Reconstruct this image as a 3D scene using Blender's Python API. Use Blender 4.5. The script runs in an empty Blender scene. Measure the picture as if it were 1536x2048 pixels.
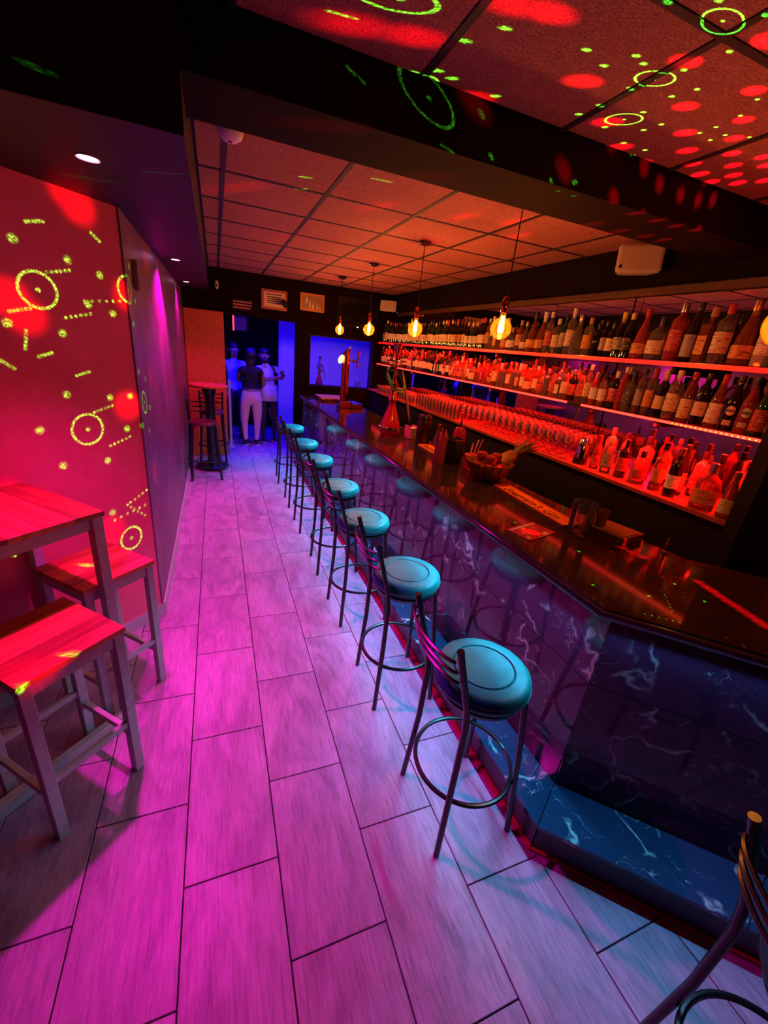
import bpy, bmesh, math, random
from mathutils import Vector, Matrix
R = random.Random(7)
SC = bpy.context.scene
COL = SC.collection
PI = math.pi

# ------------------------------------------------------------------ camera
cam_d = bpy.data.cameras.new('camera')
cam = bpy.data.objects.new('camera', cam_d)
COL.objects.link(cam)
cam_d.sensor_fit = 'HORIZONTAL'
cam_d.sensor_width = 36.0
cam_d.lens = 827.513 / 1536 * 36.0
cam_d.clip_start = 0.02
ax = (0.93136826, -0.04324834, 0.36150069)     # room axes in camera frame (right, down, forward)
ay = (-0.35047724, -0.37536319, 0.85806071)
az = (0.09858435, -0.92586827, -0.36475892)
cam.matrix_world = Matrix((
    (ax[0], -ax[1], -ax[2], 0.0),
    (ay[0], -ay[1], -ay[2], 0.0),
    (az[0], -az[1], -az[2], 1.88),
    (0, 0, 0, 1)))
SC.camera = cam

# ------------------------------------------------------------------ world, exposure
w = bpy.data.worlds.new('night')
SC.world = w
w.use_nodes = True
w.node_tree.nodes['Background'].inputs[0].default_value = (0.30, 0.0, 0.22, 1)
w.node_tree.nodes['Background'].inputs[1].default_value = 0.006
SC.view_settings.view_transform = 'Standard'
SC.view_settings.look = 'None'
SC.view_settings.gamma = 1
SC.view_settings.exposure = 0.0
try:
    SC.view_settings.use_curve_mapping = False
except Exception:
    pass
SC.cycles.use_denoising = True
SC.cycles.max_bounces = 8
SC.cycles.diffuse_bounces = 3
SC.cycles.glossy_bounces = 4
SC.cycles.transparent_max_bounces = 20
SC.cycles.sample_clamp_indirect = 4.0
SC.cycles.caustics_reflective = False
SC.cycles.caustics_refractive = False


def lamp(name, kind, loc, power, color, rot=(0, 0, 0), size=0.03, size_y=None, spot=None, blend=0.3):
    d = bpy.data.lights.new(name, kind)
    d.energy = power
    d.color = color
    if kind == 'AREA':
        d.shape = 'RECTANGLE' if size_y else 'DISK'
        d.size = size
        if size_y:
            d.size_y = size_y
    else:
        d.shadow_soft_size = size
    if kind == 'SPOT':
        d.spot_size = spot
        d.spot_blend = blend
    o = bpy.data.objects.new(name, d)
    COL.objects.link(o)
    o.location = loc
    o.rotation_euler = rot
    return o


def aim(o, target):
    v = Vector(target) - o.location
    o.rotation_euler = v.to_track_quat('-Z', 'Y').to_euler()


# ------------------------------------------------------------------ lights
MAGENTA = (1.0, 0.0, 0.58)
o = lamp('downlight_lamp', 'SPOT', (-.39, 2.08, 2.385), 215, MAGENTA, size=0.035, spot=math.radians(99), blend=0.9)
aim(o, (.02, 1.50, 0))
o = lamp('downlight_lamp', 'SPOT', (-.28, 4.36, 2.385), 260, MAGENTA, size=0.035, spot=math.radians(125), blend=0.7)
aim(o, (-.10, 3.9, 0))
o = lamp('downlight_lamp', 'SPOT', (-.30, 6.18, 2.385), 60, MAGENTA, size=0.035, spot=math.radians(120), blend=0.7)
# cool LED strip under the overhang of the bar top (shines down on the step, the floor and the seats)
COOL = (0.07, 0.56, 1.0)
o = lamp('bar_strip_lamp', 'AREA', (1.245, 3.82, 1.030), 42, COOL, rot=(0, 0, .012), size=0.012, size_y=5.8)
o.rotation_euler = (0, math.radians(26), .012)
o.data.spread = math.radians(110)
o = lamp('bar_strip_lamp', 'AREA', (1.66, .49, 1.028), 3.0, COOL, size=0.012, size_y=1.05)
o.rotation_euler = (Matrix.Rotation(math.radians(45), 3, 'Z') @ Matrix.Rotation(math.radians(24), 3, 'Y')).to_euler()
o.data.spread = math.radians(115)
# blue party lights in the room behind
lamp('blue_room_lamp', 'AREA', (1.75, 8.0, 2.55), 75, (0.0, 0.0, 1.0), size=1.2, size_y=0.8)
o = lamp('blue_room_lamp', 'AREA', (0.5, 7.6, 2.5), 85, (0.0, 0.0, 1.0), size=0.6, size_y=0.4)
# red LED strips of the back-bar shelves (thin real strips, light falls down on the glasses)
o = lamp('led_strip_lamp', 'AREA', (2.60, 3.95, 1.615), 250, (1, 0.006, 0.004), rot=(0, math.radians(-15), 0), size=0.012, size_y=5.3)
o.data.spread = math.radians(138)
o = lamp('led_strip_lamp', 'AREA', (2.62, 4.70, 1.945), 55, (1, 0.006, 0.004), rot=(0, math.radians(-20), 0), size=0.012, size_y=4.4)
o.data.spread = math.radians(130)

RED_SPOTS = [(-0.771,0.340,0.538),(-0.753,0.208,0.625),(-0.633,0.360,0.686),(-0.612,0.232,0.756),(-0.648,0.479,0.592),(-0.508,0.480,0.715),(-0.489,0.362,0.794),(-0.520,0.590,0.617),(-0.387,0.568,0.726),(-0.382,0.462,0.800),(-0.386,0.659,0.645),(-0.269,0.632,0.727),(-0.262,0.540,0.800),(-0.150,0.672,0.726),(-0.145,0.595,0.791),(-0.144,0.517,0.844),(-0.040,0.691,0.721),(-0.041,0.637,0.770),(0.055,0.658,0.751),(-0.046,0.550,0.834),(0.114,0.607,0.787),(-0.730,0.082,0.679),(-0.860,0.193,0.472),(-0.661,0.573,0.484),(-0.509,0.673,0.536),(-0.302,0.700,0.647),(-0.170,0.729,0.663),(-0.049,0.738,0.674),(0.047,0.728,0.684),(-0.367,0.747,0.555),(-0.233,0.784,0.575),(-0.104,0.801,0.589),(0.018,0.797,0.604),(-0.323,0.824,0.466),(-0.179,0.854,0.488),(-0.045,0.864,0.502),(0.059,0.859,0.509),(-0.873,0.198,0.446),(-0.866,0.305,0.396),(-0.880,0.305,0.364),(-0.782,0.443,0.439),(-0.629,0.744,0.227),(-0.461,0.838,0.291),(-0.296,0.892,0.341),(-0.050,0.939,0.339),(-0.392,0.902,0.182),(-0.186,0.946,0.264),(-0.171,0.911,0.376),(-0.111,0.885,0.452),(-0.877,0.396,0.274),(-0.763,0.558,0.326),(-0.897,0.440,-0.023),(-0.890,0.453,-0.043),(-0.843,0.527,0.109),(-0.848,0.516,0.122),(-0.815,0.553,-0.173),(-0.801,0.474,-0.367),(-0.885,0.380,-0.269),(-0.814,0.580,0.002),(-0.734,0.668,-0.123),(-0.741,0.601,-0.301),(-0.618,0.783,-0.065),(-0.691,0.719,0.075),(-0.295,0.330,-0.897),(-0.297,0.281,-0.913),(-0.293,0.237,-0.926),(-0.257,-0.004,-0.966),(-0.265,-0.041,-0.963),(-0.272,-0.076,-0.959),(-0.283,-0.112,-0.953),(-0.290,-0.147,-0.946),(-0.293,-0.177,-0.939),(-0.300,-0.208,-0.931),(-0.305,-0.237,-0.922),(-0.310,-0.264,-0.913),(-0.315,-0.290,-0.904),(-0.534,0.447,-0.717),(-0.215,0.849,-0.483),(-0.904,0.148,-0.401)]
GREEN_SPOTS = [(-0.890,0.454,0.047),(-0.861,0.508,0.036),(-0.851,0.525,-0.019),(-0.900,0.432,-0.053),(-0.871,0.488,-0.062),(-0.867,0.476,-0.147),(-0.833,0.530,-0.157),(-0.880,0.435,-0.191),(-0.813,0.543,-0.211),(-0.825,0.503,-0.255),(-0.860,0.448,-0.246),(-0.900,0.433,-0.053),(-0.833,0.444,-0.330),(-0.806,0.486,-0.338),(-0.789,0.280,0.547),(-0.789,0.231,0.569),(-0.834,0.093,0.544),(-0.811,0.053,0.582),(-0.773,0.031,0.633),(-0.740,0.142,0.657),(-0.737,0.233,0.634),(-0.679,0.284,0.677),(-0.680,0.332,0.654),(-0.733,0.332,0.593),(-0.709,0.413,0.572),(-0.696,0.460,0.552),(-0.631,0.502,0.591),(-0.579,0.495,0.648),(-0.585,0.457,0.670),(-0.653,0.415,0.633),(-0.485,0.468,0.739),(-0.419,0.494,0.762),(-0.493,0.425,0.760),(-0.359,0.437,0.825),(-0.572,0.259,0.778),(-0.817,0.250,0.520),(-0.773,0.247,0.584),(-0.466,0.592,0.657),(-0.448,0.627,0.637),(-0.425,0.454,0.783),(-0.518,0.346,0.782),(-0.538,0.567,0.623),(-0.858,0.247,0.450),(-0.855,0.293,0.427),(-0.830,0.376,0.413),(-0.778,0.428,0.461),(-0.817,0.391,0.424),(-0.641,0.598,0.482),(-0.695,0.566,0.444),(-0.785,0.483,0.389),(-0.779,0.454,0.433),(-0.606,0.643,0.468),(-0.650,0.614,0.448),(-0.634,0.600,0.488),(-0.794,0.606,0.049),(-0.838,0.545,0.025),(-0.782,0.623,-0.002),(-0.831,0.556,-0.028),(-0.803,0.595,-0.040),(-0.799,0.590,-0.118),(-0.765,0.630,-0.131),(-0.814,0.559,-0.158),(-0.749,0.637,-0.182),(-0.796,0.568,-0.210),(-0.762,0.608,-0.223),(-0.545,-0.036,-0.838),(-0.383,0.007,-0.924),(-0.641,0.065,-0.765),(-0.387,-0.122,-0.914),(-0.507,0.523,-0.685),(-0.511,0.300,-0.806),(-0.895,0.170,-0.411),(-0.906,0.125,-0.405),(-0.853,0.361,-0.377)]
GREEN_DASHES = [((-0.880,0.469,0.070),(-0.870,0.486,0.076)),((-0.838,0.539,0.080),(-0.833,0.549,0.071)),((-0.875,0.483,0.015),(-0.861,0.508,0.023)),((-0.891,0.449,-0.061),(-0.892,0.444,-0.084)),((-0.885,0.456,-0.094),(-0.878,0.471,-0.089)),((-0.861,0.493,-0.121),(-0.852,0.510,-0.116)),((-0.903,0.417,-0.098),(-0.897,0.428,-0.108)),((-0.845,0.504,-0.177),(-0.831,0.530,-0.170)),((-0.826,0.513,-0.233),(-0.809,0.544,-0.225)),((-0.898,0.437,-0.039),(-0.888,0.458,-0.033)),((-0.868,0.495,-0.041),(-0.850,0.526,-0.032)),((-0.853,0.521,-0.015),(-0.823,0.568,-0.008)),((-0.790,0.515,-0.333),(-0.771,0.551,-0.319)),((-0.793,0.509,-0.335),(-0.768,0.528,-0.363)),((-0.874,0.355,-0.331),(-0.866,0.366,-0.341)),((-0.801,0.485,-0.351),(-0.772,0.534,-0.346)),((-0.890,0.430,0.152),(-0.890,0.427,0.160)),((-0.875,0.466,0.132),(-0.867,0.479,0.137)),((-0.867,0.361,0.343),(-0.864,0.370,0.341)),((-0.832,0.435,0.343),(-0.825,0.447,0.346)),((-0.950,0.262,0.172),(-0.948,0.266,0.173)),((-0.890,0.288,0.353),(-0.884,0.292,0.364)),((-0.593,0.738,0.323),(-0.566,0.754,0.333)),((-0.595,0.760,0.261),(-0.591,0.762,0.266)),((-0.637,0.720,0.276),(-0.628,0.726,0.280)),((-0.491,-0.046,-0.870),(-0.544,-0.126,-0.829)),((-0.621,-0.109,-0.776),(-0.567,-0.176,-0.805))]
GREEN_RINGS = [((-0.882,0.470,-0.009),0.0226),((-0.848,0.490,-0.201),0.0229),((-0.775,0.497,-0.390),0.0186),((-0.789,0.084,0.609),0.0286),((-0.738,0.283,0.613),0.0303),((-0.644,0.458,0.613),0.0315),((-0.825,0.411,0.388),0.0274),((-0.891,0.241,0.385),0.0226),((-0.811,0.585,0.012),0.0213),((-0.780,0.602,-0.172),0.0188)]


def gobo(name, loc, power, color, build):
    """disco projector: a point lamp whose beams leave in fixed directions"""
    o = lamp(name, 'POINT', loc, power, color, size=0.0)
    d = o.data
    d.use_nodes = True
    nt = d.node_tree
    em = nt.nodes.get('Emission')
    tc = nt.nodes.new('ShaderNodeTexCoord')

    def vm(op, a, b):
        n = nt.nodes.new('ShaderNodeVectorMath')
        n.operation = op
        nt.links.new(a, n.inputs[0])
        n.inputs[1].default_value = b
        return n.outputs['Value']

    def m(op, a, b, c=None):
        n = nt.nodes.new('ShaderNodeMath')
        n.operation = op
        for k, x in enumerate((a, b, c)):
            if x is None:
                continue
            if isinstance(x, (int, float)):
                n.inputs[k].default_value = x
            else:
                nt.links.new(x, n.inputs[k])
        return n.outputs[0]

    def smooth(x, lo, hi):
        n = nt.nodes.new('ShaderNodeMapRange')
        n.interpolation_type = 'SMOOTHSTEP'
        nt.links.new(x, n.inputs[0])
        n.inputs[1].default_value = lo
        n.inputs[2].default_value = hi
        n.inputs[3].default_value = 1
        n.inputs[4].default_value = 0
        return n.outputs[0]
    res = build(tc.outputs['Normal'], vm, m, smooth)
    nt.links.new(res, em.inputs['Strength'])
    return o


def nearest(N, vm, m, pts):
    acc = None
    for p in pts:
        dd = vm('DISTANCE', N, p)
        acc = dd if acc is None else m('MINIMUM', acc, dd)
    return acc


GSIGN = 1
def red_pattern(N, vm, m, smooth):
    pts = [tuple(GSIGN * c for c in p) for p in RED_SPOTS]
    s = smooth(nearest(N, vm, m, pts), 0.007, 0.033)
    return m('MULTIPLY_ADD', s, 1.0, 0.008)


def green_pattern(N, vm, m, smooth):
    pts = [tuple(GSIGN * c for c in p) for p in GREEN_SPOTS]
    s = smooth(nearest(N, vm, m, pts), 0.0010, 0.0072)
    dp = []
    for a, b in GREEN_DASHES:
        for t in (0.0, 0.2, 0.4, 0.6, 0.8, 1.0):
            dp.append(tuple(GSIGN * (a[k] + (b[k] - a[k]) * t) for k in range(3)))
    s2 = smooth(nearest(N, vm, m, dp), 0.0012, 0.0032)
    s = m('MAXIMUM', s, m('MULTIPLY', s2, 0.75))
    for c, r in GREEN_RINGS:
        dd = vm('DISTANCE', N, tuple(GSIGN * k for k in c))
        ring = smooth(m('ABSOLUTE', m('SUBTRACT', dd, r), 0), 0.0010, 0.0026)
        s = m('MAXIMUM', s, ring)
        s = m('MAXIMUM', s, smooth(dd, 0.0015, 0.004))
    nt = N.node.id_data
    nz = nt.nodes.new('ShaderNodeTexNoise')                      # laser speckle
    nz.inputs['Scale'].default_value = 420
    nz.inputs['Detail'].default_value = 1
    nt.links.new(N, nz.inputs['Vector'])
    return m('MULTIPLY', s, m('POWER', m('MULTIPLY', nz.outputs[0], 1.75), 4.0))


PROJ = (2.15, 0.95, 2.0)
gobo('disco_red_lamp', PROJ, 750, (1, 0.0, 0.012), red_pattern)
gobo('disco_green_lamp', (2.15, 0.951, 2.0), 4200, (0.07, 1.0, 0.03), green_pattern)

# ------------------------------------------------------------------ materials
MATS = {}


def mat(name, color=(.5, .5, .5), rough=.5, metal=0.0, spec=.5, emit=None, estr=0, build=None, trans=0, alpha=1):
    if name in MATS:
        return MATS[name]
    m = bpy.data.materials.new(name)
    m.use_nodes = True
    nt = m.node_tree
    b = nt.nodes['Principled BSDF']
    b.inputs['Base Color'].default_value = (*color, 1)
    b.inputs['Roughness'].default_value = rough
    b.inputs['Metallic'].default_value = metal
    b.inputs['Specular IOR Level'].default_value = spec
    if emit:
        b.inputs['Emission Color'].default_value = (*emit, 1)
        b.inputs['Emission Strength'].default_value = estr
    if build:
        build(nt, b)
    MATS[name] = m
    return m


class NT:
    def __init__(s, nt):
        s.nt = nt

    def n(s, t, **kw):
        n = s.nt.nodes.new('ShaderNode' + t)
        for k, v in kw.items():
            setattr(n, k, v)
        return n

    def l(s, a, b):
        s.nt.links.new(a, b)

    def coord(s, scale=(1, 1, 1), out='Object', rnd=False):
        tc = s.n('TexCoord')
        mp = s.n('Mapping')
        mp.inputs['Scale'].default_value = scale
        src = tc.outputs[out]
        if rnd:
            oi = s.n('ObjectInfo')
            vm = s.n('VectorMath', operation='SCALE')
            cb = s.n('CombineXYZ')
            s.l(oi.outputs['Random'], cb.inputs[0])
            s.l(oi.outputs['Random'], cb.inputs[1])
            s.l(cb.outputs[0], vm.inputs[0])
            vm.inputs['Scale'].default_value = 37.0
            ad = s.n('VectorMath', operation='ADD')
            s.l(src, ad.inputs[0])
            s.l(vm.outputs[0], ad.inputs[1])
            src = ad.outputs[0]
        s.l(src, mp.inputs[0])
        return mp.outputs[0]

    def noise(s, vec, scale, detail=4, rough=.6, dist=0):
        n = s.n('TexNoise')
        n.inputs['Scale'].default_value = scale
        n.inputs['Detail'].default_value = detail
        n.inputs['Roughness'].default_value = rough
        n.inputs['Distortion'].default_value = dist
        s.l(vec, n.inputs['Vector'])
        return n.outputs[0]

    def ramp(s, fac, stops, interp='LINEAR'):
        r = s.n('ValToRGB')
        r.color_ramp.interpolation = interp
        e = r.color_ramp.elements
        while len(e) < len(stops):
            e.new(.5)
        for k, (p, c) in enumerate(stops):
            e[k].position = p
            e[k].color = (*c, 1) if len(c) == 3 else c
        s.l(fac, r.inputs[0])
        return r.outputs[0]

    def bump(s, h, b, strength=.3, dist=.01):
        n = s.n('Bump')
        n.inputs['Strength'].default_value = strength
        n.inputs['Distance'].default_value = dist
        s.l(h, n.inputs['Height'])
        s.l(n.outputs[0], b.inputs['Normal'])

    def mix(s, fac, a, b, blend='MIX'):
        n = s.n('Mix', data_type='RGBA', blend_type=blend)
        for sock, x in ((n.inputs[0], fac), (n.inputs[6], a), (n.inputs[7], b)):
            if isinstance(x, (int, float)):
                sock.default_value = x
            elif isinstance(x, tuple):
                sock.default_value = (*x, 1)
            else:
                s.l(x, sock)
        return n.outputs[2]


def b_floor(nt, b):
    t = NT(nt)
    v = t.coord((1, .075, 1), rnd=True)
    grain = t.noise(v, 105, 6, .72, .5)
    v2 = t.coord((1, .35, 1), rnd=True)
    cloud = t.noise(v2, 6, 4, .6, 1.2)
    c1 = t.ramp(grain, [(.28, (.24, .145, .24)), (.5, (.45, .265, .46)), (.75, (.56, .335, .57))])
    c2 = t.ramp(cloud, [(.32, (.46, .44, .48)), (.60, (1, 1, 1))])
    t.l(t.mix(.75, c1, c2, 'MULTIPLY'), b.inputs['Base Color'])
    t.l(t.ramp(grain, [(.3, (.48,) * 3), (.8, (.30,) * 3)]), b.inputs['Roughness'])
    t.bump(grain, b, .12, .002)


def b_wood(cols):
    def f(nt, b):
        t = NT(nt)
        v = t.coord((1, .07, 1), rnd=True)
        g = t.noise(v, 26, 6, .65, 1.0)
        t.l(t.ramp(g, [(.30, cols[0]), (.52, cols[1]), (.72, cols[2])]), b.inputs['Base Color'])
        t.bump(g, b, .1, .002)
    return f


def b_tile(nt, b):
    t = NT(nt)
    v = t.coord(rnd=True)
    g = t.noise(v, 140, 5, .75)
    g2 = t.noise(v, 26, 6, .7)
    c = t.ramp(g, [(.34, (.17, .06, .045)), (.52, (.50, .21, .14)), (.66, (.68, .32, .22))])
    c2 = t.ramp(g2, [(.3, (.62, .6, .58)), (.65, (1, 1, 1))])
    t.l(t.mix(.8, c, c2, 'MULTIPLY'), b.inputs['Base Color'])
    t.bump(g, b, .5, .006)


def b_marble(base, vein, amount):
    def f(nt, b):
        t = NT(nt)
        v = t.coord((1, 1, 1), rnd=True)
        w = t.n('TexNoise')
        w.inputs['Scale'].default_value = 3.2
        w.inputs['Detail'].default_value = 5
        t.l(v, w.inputs['Vector'])
        sc = t.n('VectorMath', operation='MULTIPLY_ADD')
        t.l(w.outputs[1], sc.inputs[0])
        sc.inputs[1].default_value = (.55, .55, .55)
        t.l(v, sc.inputs[2])
        vo = t.n('TexVoronoi', feature='DISTANCE_TO_EDGE')
        vo.inputs['Scale'].default_value = 3.4
        t.l(sc.outputs[0], vo.inputs['Vector'])
        line = t.ramp(vo.outputs[0], [(0.0, (1, 1, 1)), (.022, (.35, .35, .35)), (.05, (0, 0, 0))])
        msk = t.ramp(t.noise(v, 5.5, 3), [(.50, (0, 0, 0)), (.62, (1, 1, 1))])
        fine = t.n('TexVoronoi', feature='DISTANCE_TO_EDGE')
        fine.inputs['Scale'].default_value = 14
        t.l(sc.outputs[0], fine.inputs['Vector'])
        fl = t.ramp(fine.outputs[0], [(0, (.6, .6, .6)), (.03, (0, 0, 0))])
        fm = t.ramp(t.noise(v, 9, 3), [(.56, (0, 0, 0)), (.66, (1, 1, 1))])
        a = t.mix(1.0, line, msk, 'MULTIPLY')
        c = t.mix(1.0, fl, fm, 'MULTIPLY')
        s = t.mix(1.0, a, c, 'ADD')
        cloud = t.mix(t.noise(v, 2.2, 4), base, tuple(k * 2.2 for k in base))
        k = t.n('Math', operation='MULTIPLY')
        t.l(s, k.inputs[0])
        k.inputs[1].default_value = amount
        t.l(t.mix(k.outputs[0], cloud, vein), b.inputs['Base Color'])
    return f


def b_granite(nt, b):
    t = NT(nt)
    v = t.coord()
    vo = t.n('TexVoronoi')
    vo.inputs['Scale'].default_value = 42
    t.l(v, vo.inputs['Vector'])
    fl = t.ramp(vo.outputs[0], [(0, (1, 1, 1)), (.10, (.4, .4, .4)), (.17, (0, 0, 0))])
    msk = t.ramp(t.noise(v, 30, 2), [(.58, (0, 0, 0)), (.66, (1, 1, 1))])
    g = t.mix(1.0, fl, msk, 'MULTIPLY')
    bs = t.mix(t.noise(v, 8, 5), (.014, .009, .007), (.042, .024, .015))
    t.l(t.mix(g, bs, (.62, .55, .45)), b.inputs['Base Color'])


def b_wall(c1, c2, rel=.12):
    def f(nt, b):
        t = NT(nt)
        v = t.coord()
        g = t.noise(v, 3.0, 5, .65)
        t.l(t.ramp(g, [(.35, c1), (.65, c2)]), b.inputs['Base Color'])
        t.bump(t.noise(v, 60, 4), b, rel, .004)
    return f


def b_vinyl(nt, b):
    t = NT(nt)
    v = t.coord(rnd=True)
    g = t.noise(v, 9, 4, .6)
    t.l(t.ramp(g, [(.35, (.002, .135, .13)), (.7, (.003, .24, .22))]), b.inputs['Base Color'])
    t.bump(t.noise(v, 220, 2), b, .12, .002)


def b_print(paper, ink):
    def f(nt, b):
        t = NT(nt)
        v = t.coord((9, 9, 60), rnd=True)
        g = t.noise(v, 3.0, 2)
        bd = t.ramp(g, [(.57, paper), (.62, ink)], 'LINEAR')
        t.l(bd, b.inputs['Base Color'])
    return f


def glassmat(name, tint, body=.25, rough=.04, bodycol=None):
    if name in MATS:
        return MATS[name]
    m = bpy.data.materials.new(name)
    m.use_nodes = True
    nt = m.node_tree
    b = nt.nodes['Principled BSDF']
    out = [n for n in nt.nodes if n.type == 'OUTPUT_MATERIAL'][0]
    b.inputs['Base Color'].default_value = (*(bodycol or tint), 1)
    b.inputs['Roughness'].default_value = rough
    t = NT(nt)
    tr = t.n('BsdfTransparent')
    tr.inputs[0].default_value = (*tint, 1)
    gl = t.n('BsdfGlossy')
    gl.inputs['Roughness'].default_value = rough
    lw = t.n('LayerWeight')
    lw.inputs[0].default_value = .42
    mx = t.n('MixShader')
    t.l(lw.outputs['Fresnel'], mx.inputs[0])
    t.l(tr.outputs[0], mx.inputs[1])
    t.l(gl.outputs[0], mx.inputs[2])
    mx2 = t.n('MixShader')
    mx2.inputs[0].default_value = body
    t.l(mx.outputs[0], mx2.inputs[1])
    t.l(b.outputs[0], mx2.inputs[2])
    t.l(mx2.outputs[0], out.inputs[0])
    MATS[name] = m
    return m


M_FLOOR = mat('wood_look_tile', rough=.4, spec=.45, build=b_floor)
M_GROUT = mat('dark_grout', (.03, .03, .032), .9)
M_TILE = mat('speckled_ceiling_tile', rough=.95, spec=.1, build=b_tile)
M_GRID = mat('dark_ceiling_grid', (.012, .010, .010), .7)
M_BLACK = mat('matt_black_paint', (.006, .0055, .006), .6, spec=.25)
M_BEAM = mat('brown_black_beam', (.009, .0035, .003), .85, spec=.08)
M_SOFFIT = mat('black_lacquer_soffit', (.006, .004, .006), .5, spec=.3)
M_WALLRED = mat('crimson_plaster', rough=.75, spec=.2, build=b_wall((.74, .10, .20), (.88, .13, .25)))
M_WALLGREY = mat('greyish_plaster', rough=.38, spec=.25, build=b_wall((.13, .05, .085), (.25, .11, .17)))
M_ORANGE = mat('orange_varnished_wood', rough=.5, spec=.3, build=b_wood([(.55, .10, .03), (.66, .15, .05), (.72, .2, .07)]))
M_BASE = mat('grey_baseboard', (.45, .40, .45), .4)
M_MARBLE = mat('black_marble_polished', rough=.05, spec=.42, build=b_marble((.040, .008, .028), (.70, .42, .55), .55))
M_MARBLE2 = mat('black_marble_tread', rough=.16, spec=.7, build=b_marble((.014, .030, .075), (.95, .95, .98), 1.0))
M_RISER = mat('dark_violet_riser', (.045, .025, .05), .4)
M_REDTRIM = mat('red_trim', (.42, .01, .03), .45)
M_GRANITE = mat('speckled_dark_granite', rough=.09, spec=.36, build=b_granite)
M_BULL = mat('polished_dark_edge', (.05, .03, .05), .14, spec=.9)
M_METAL = mat('black_painted_steel', (.010, .008, .012), .28, spec=.7)
M_TEAL = mat('teal_vinyl', rough=.42, spec=.3, build=b_vinyl)
M_TEALDK = mat('dark_teal_piping', (.006, .07, .09), .35)
M_LEG = mat('grey_painted_wood', rough=.5, build=b_wood([(.40, .37, .40), (.50, .47, .50), (.56, .53, .56)]))
M_PINE = [mat('pine_board_a', rough=.42, build=b_wood([(.30, .04, .012), (.66, .16, .035), (.74, .20, .05)])),
          mat('pine_board_b', rough=.42, build=b_wood([(.16, .03, .010), (.38, .07, .02), (.58, .13, .035)])),
          mat('pine_board_c', rough=.42, build=b_wood([(.40, .07, .02), (.74, .20, .05), (.80, .25, .07)]))]
M_COPPER = mat('polished_copper', (.85, .30, .12), .12, 1.0)
M_CHROME = mat('chrome', (.72, .72, .74), .10, 1.0)
M_MIRROR = mat('mirror', (.55, .50, .52), .015, 1.0)
M_WHITE = mat('white_plastic', (.72, .66, .6), .45)
M_LED = mat('red_led_strip', (.2, 0, 0), .5, emit=(1, .02, .012), estr=7)
M_LEDDOT = mat('led_chip', (.5, .1, 0), .5, emit=(1, .24, .015), estr=6)
M_EDGE = mat('red_glowing_shelf_edge', (.3, 0, 0), .4, emit=(1, .004, .003), estr=2.6)
M_SHELFGLASS = glassmat('shelf_glass', (.9, .55, .55), .12, .06)
M_DOWN = mat('downlight_diffuser', (1, .7, 1), .5, emit=(1, .42, 1), estr=26)
M_FIL = mat('glowing_filament', (1, .7, .2), .5, emit=(1, .85, .10), estr=34)
M_BULB = glassmat('amber_bulb_glass', (1.0, .95, .60), .022, .02, (.8, .5, .05))
M_BLUEWALL = mat('white_plaster_far_room', (.75, .75, .78), .8)
M_DARKWALL = mat('brown_black_wall', rough=.85, spec=.08, build=b_wall((.006, .0025, .0022), (.010, .004, .0035)))
M_BROWN = mat('dark_brown_wood', rough=.4, build=b_wood([(.06, .022, .010), (.11, .045, .02), (.15, .06, .03)]))
M_PAPER = mat('cream_paper', (.75, .62, .48), .6)
M_INK = mat('dark_ink', (.02, .012, .012), .6)
M_SCREEN = mat('dark_screen', (.008, .006, .008), .10, spec=.8)
M_RUBBER = mat('orange_rubber', (.95, .24, .012), .5)
M_GLASS = glassmat('clear_glass', (.96, .96, .96), .05, .012)
M_REDGLASS = glassmat('red_glass', (.95, .10, .16), .45, .05, (.8, .02, .06))
M_GREENHOSE = mat('green_hose', (.02, .16, .09), .45)
M_PINKPL = mat('pink_plastic', (.85, .10, .28), .35)
M_SKIN = mat('skin', (.36, .17, .11), .55)
M_HAIR = mat('black_hair', (.008, .006, .006), .6)
M_CLOTHBLACK = mat('black_cloth', (.012, .011, .014), .85)
M_PANTS = mat('pale_pink_trousers', (.78, .62, .66), .8)
M_JEANS = mat('dark_trousers', (.03, .03, .06), .8)
M_SHIRT = mat('white_patterned_shirt', rough=.8, build=b_print((.78, .78, .82), (.15, .18, .35)))
M_SHIRT2 = mat('light_blue_shirt', (.42, .5, .68), .8)
M_SOLE = mat('white_sole', (.8, .8, .8), .6)


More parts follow.
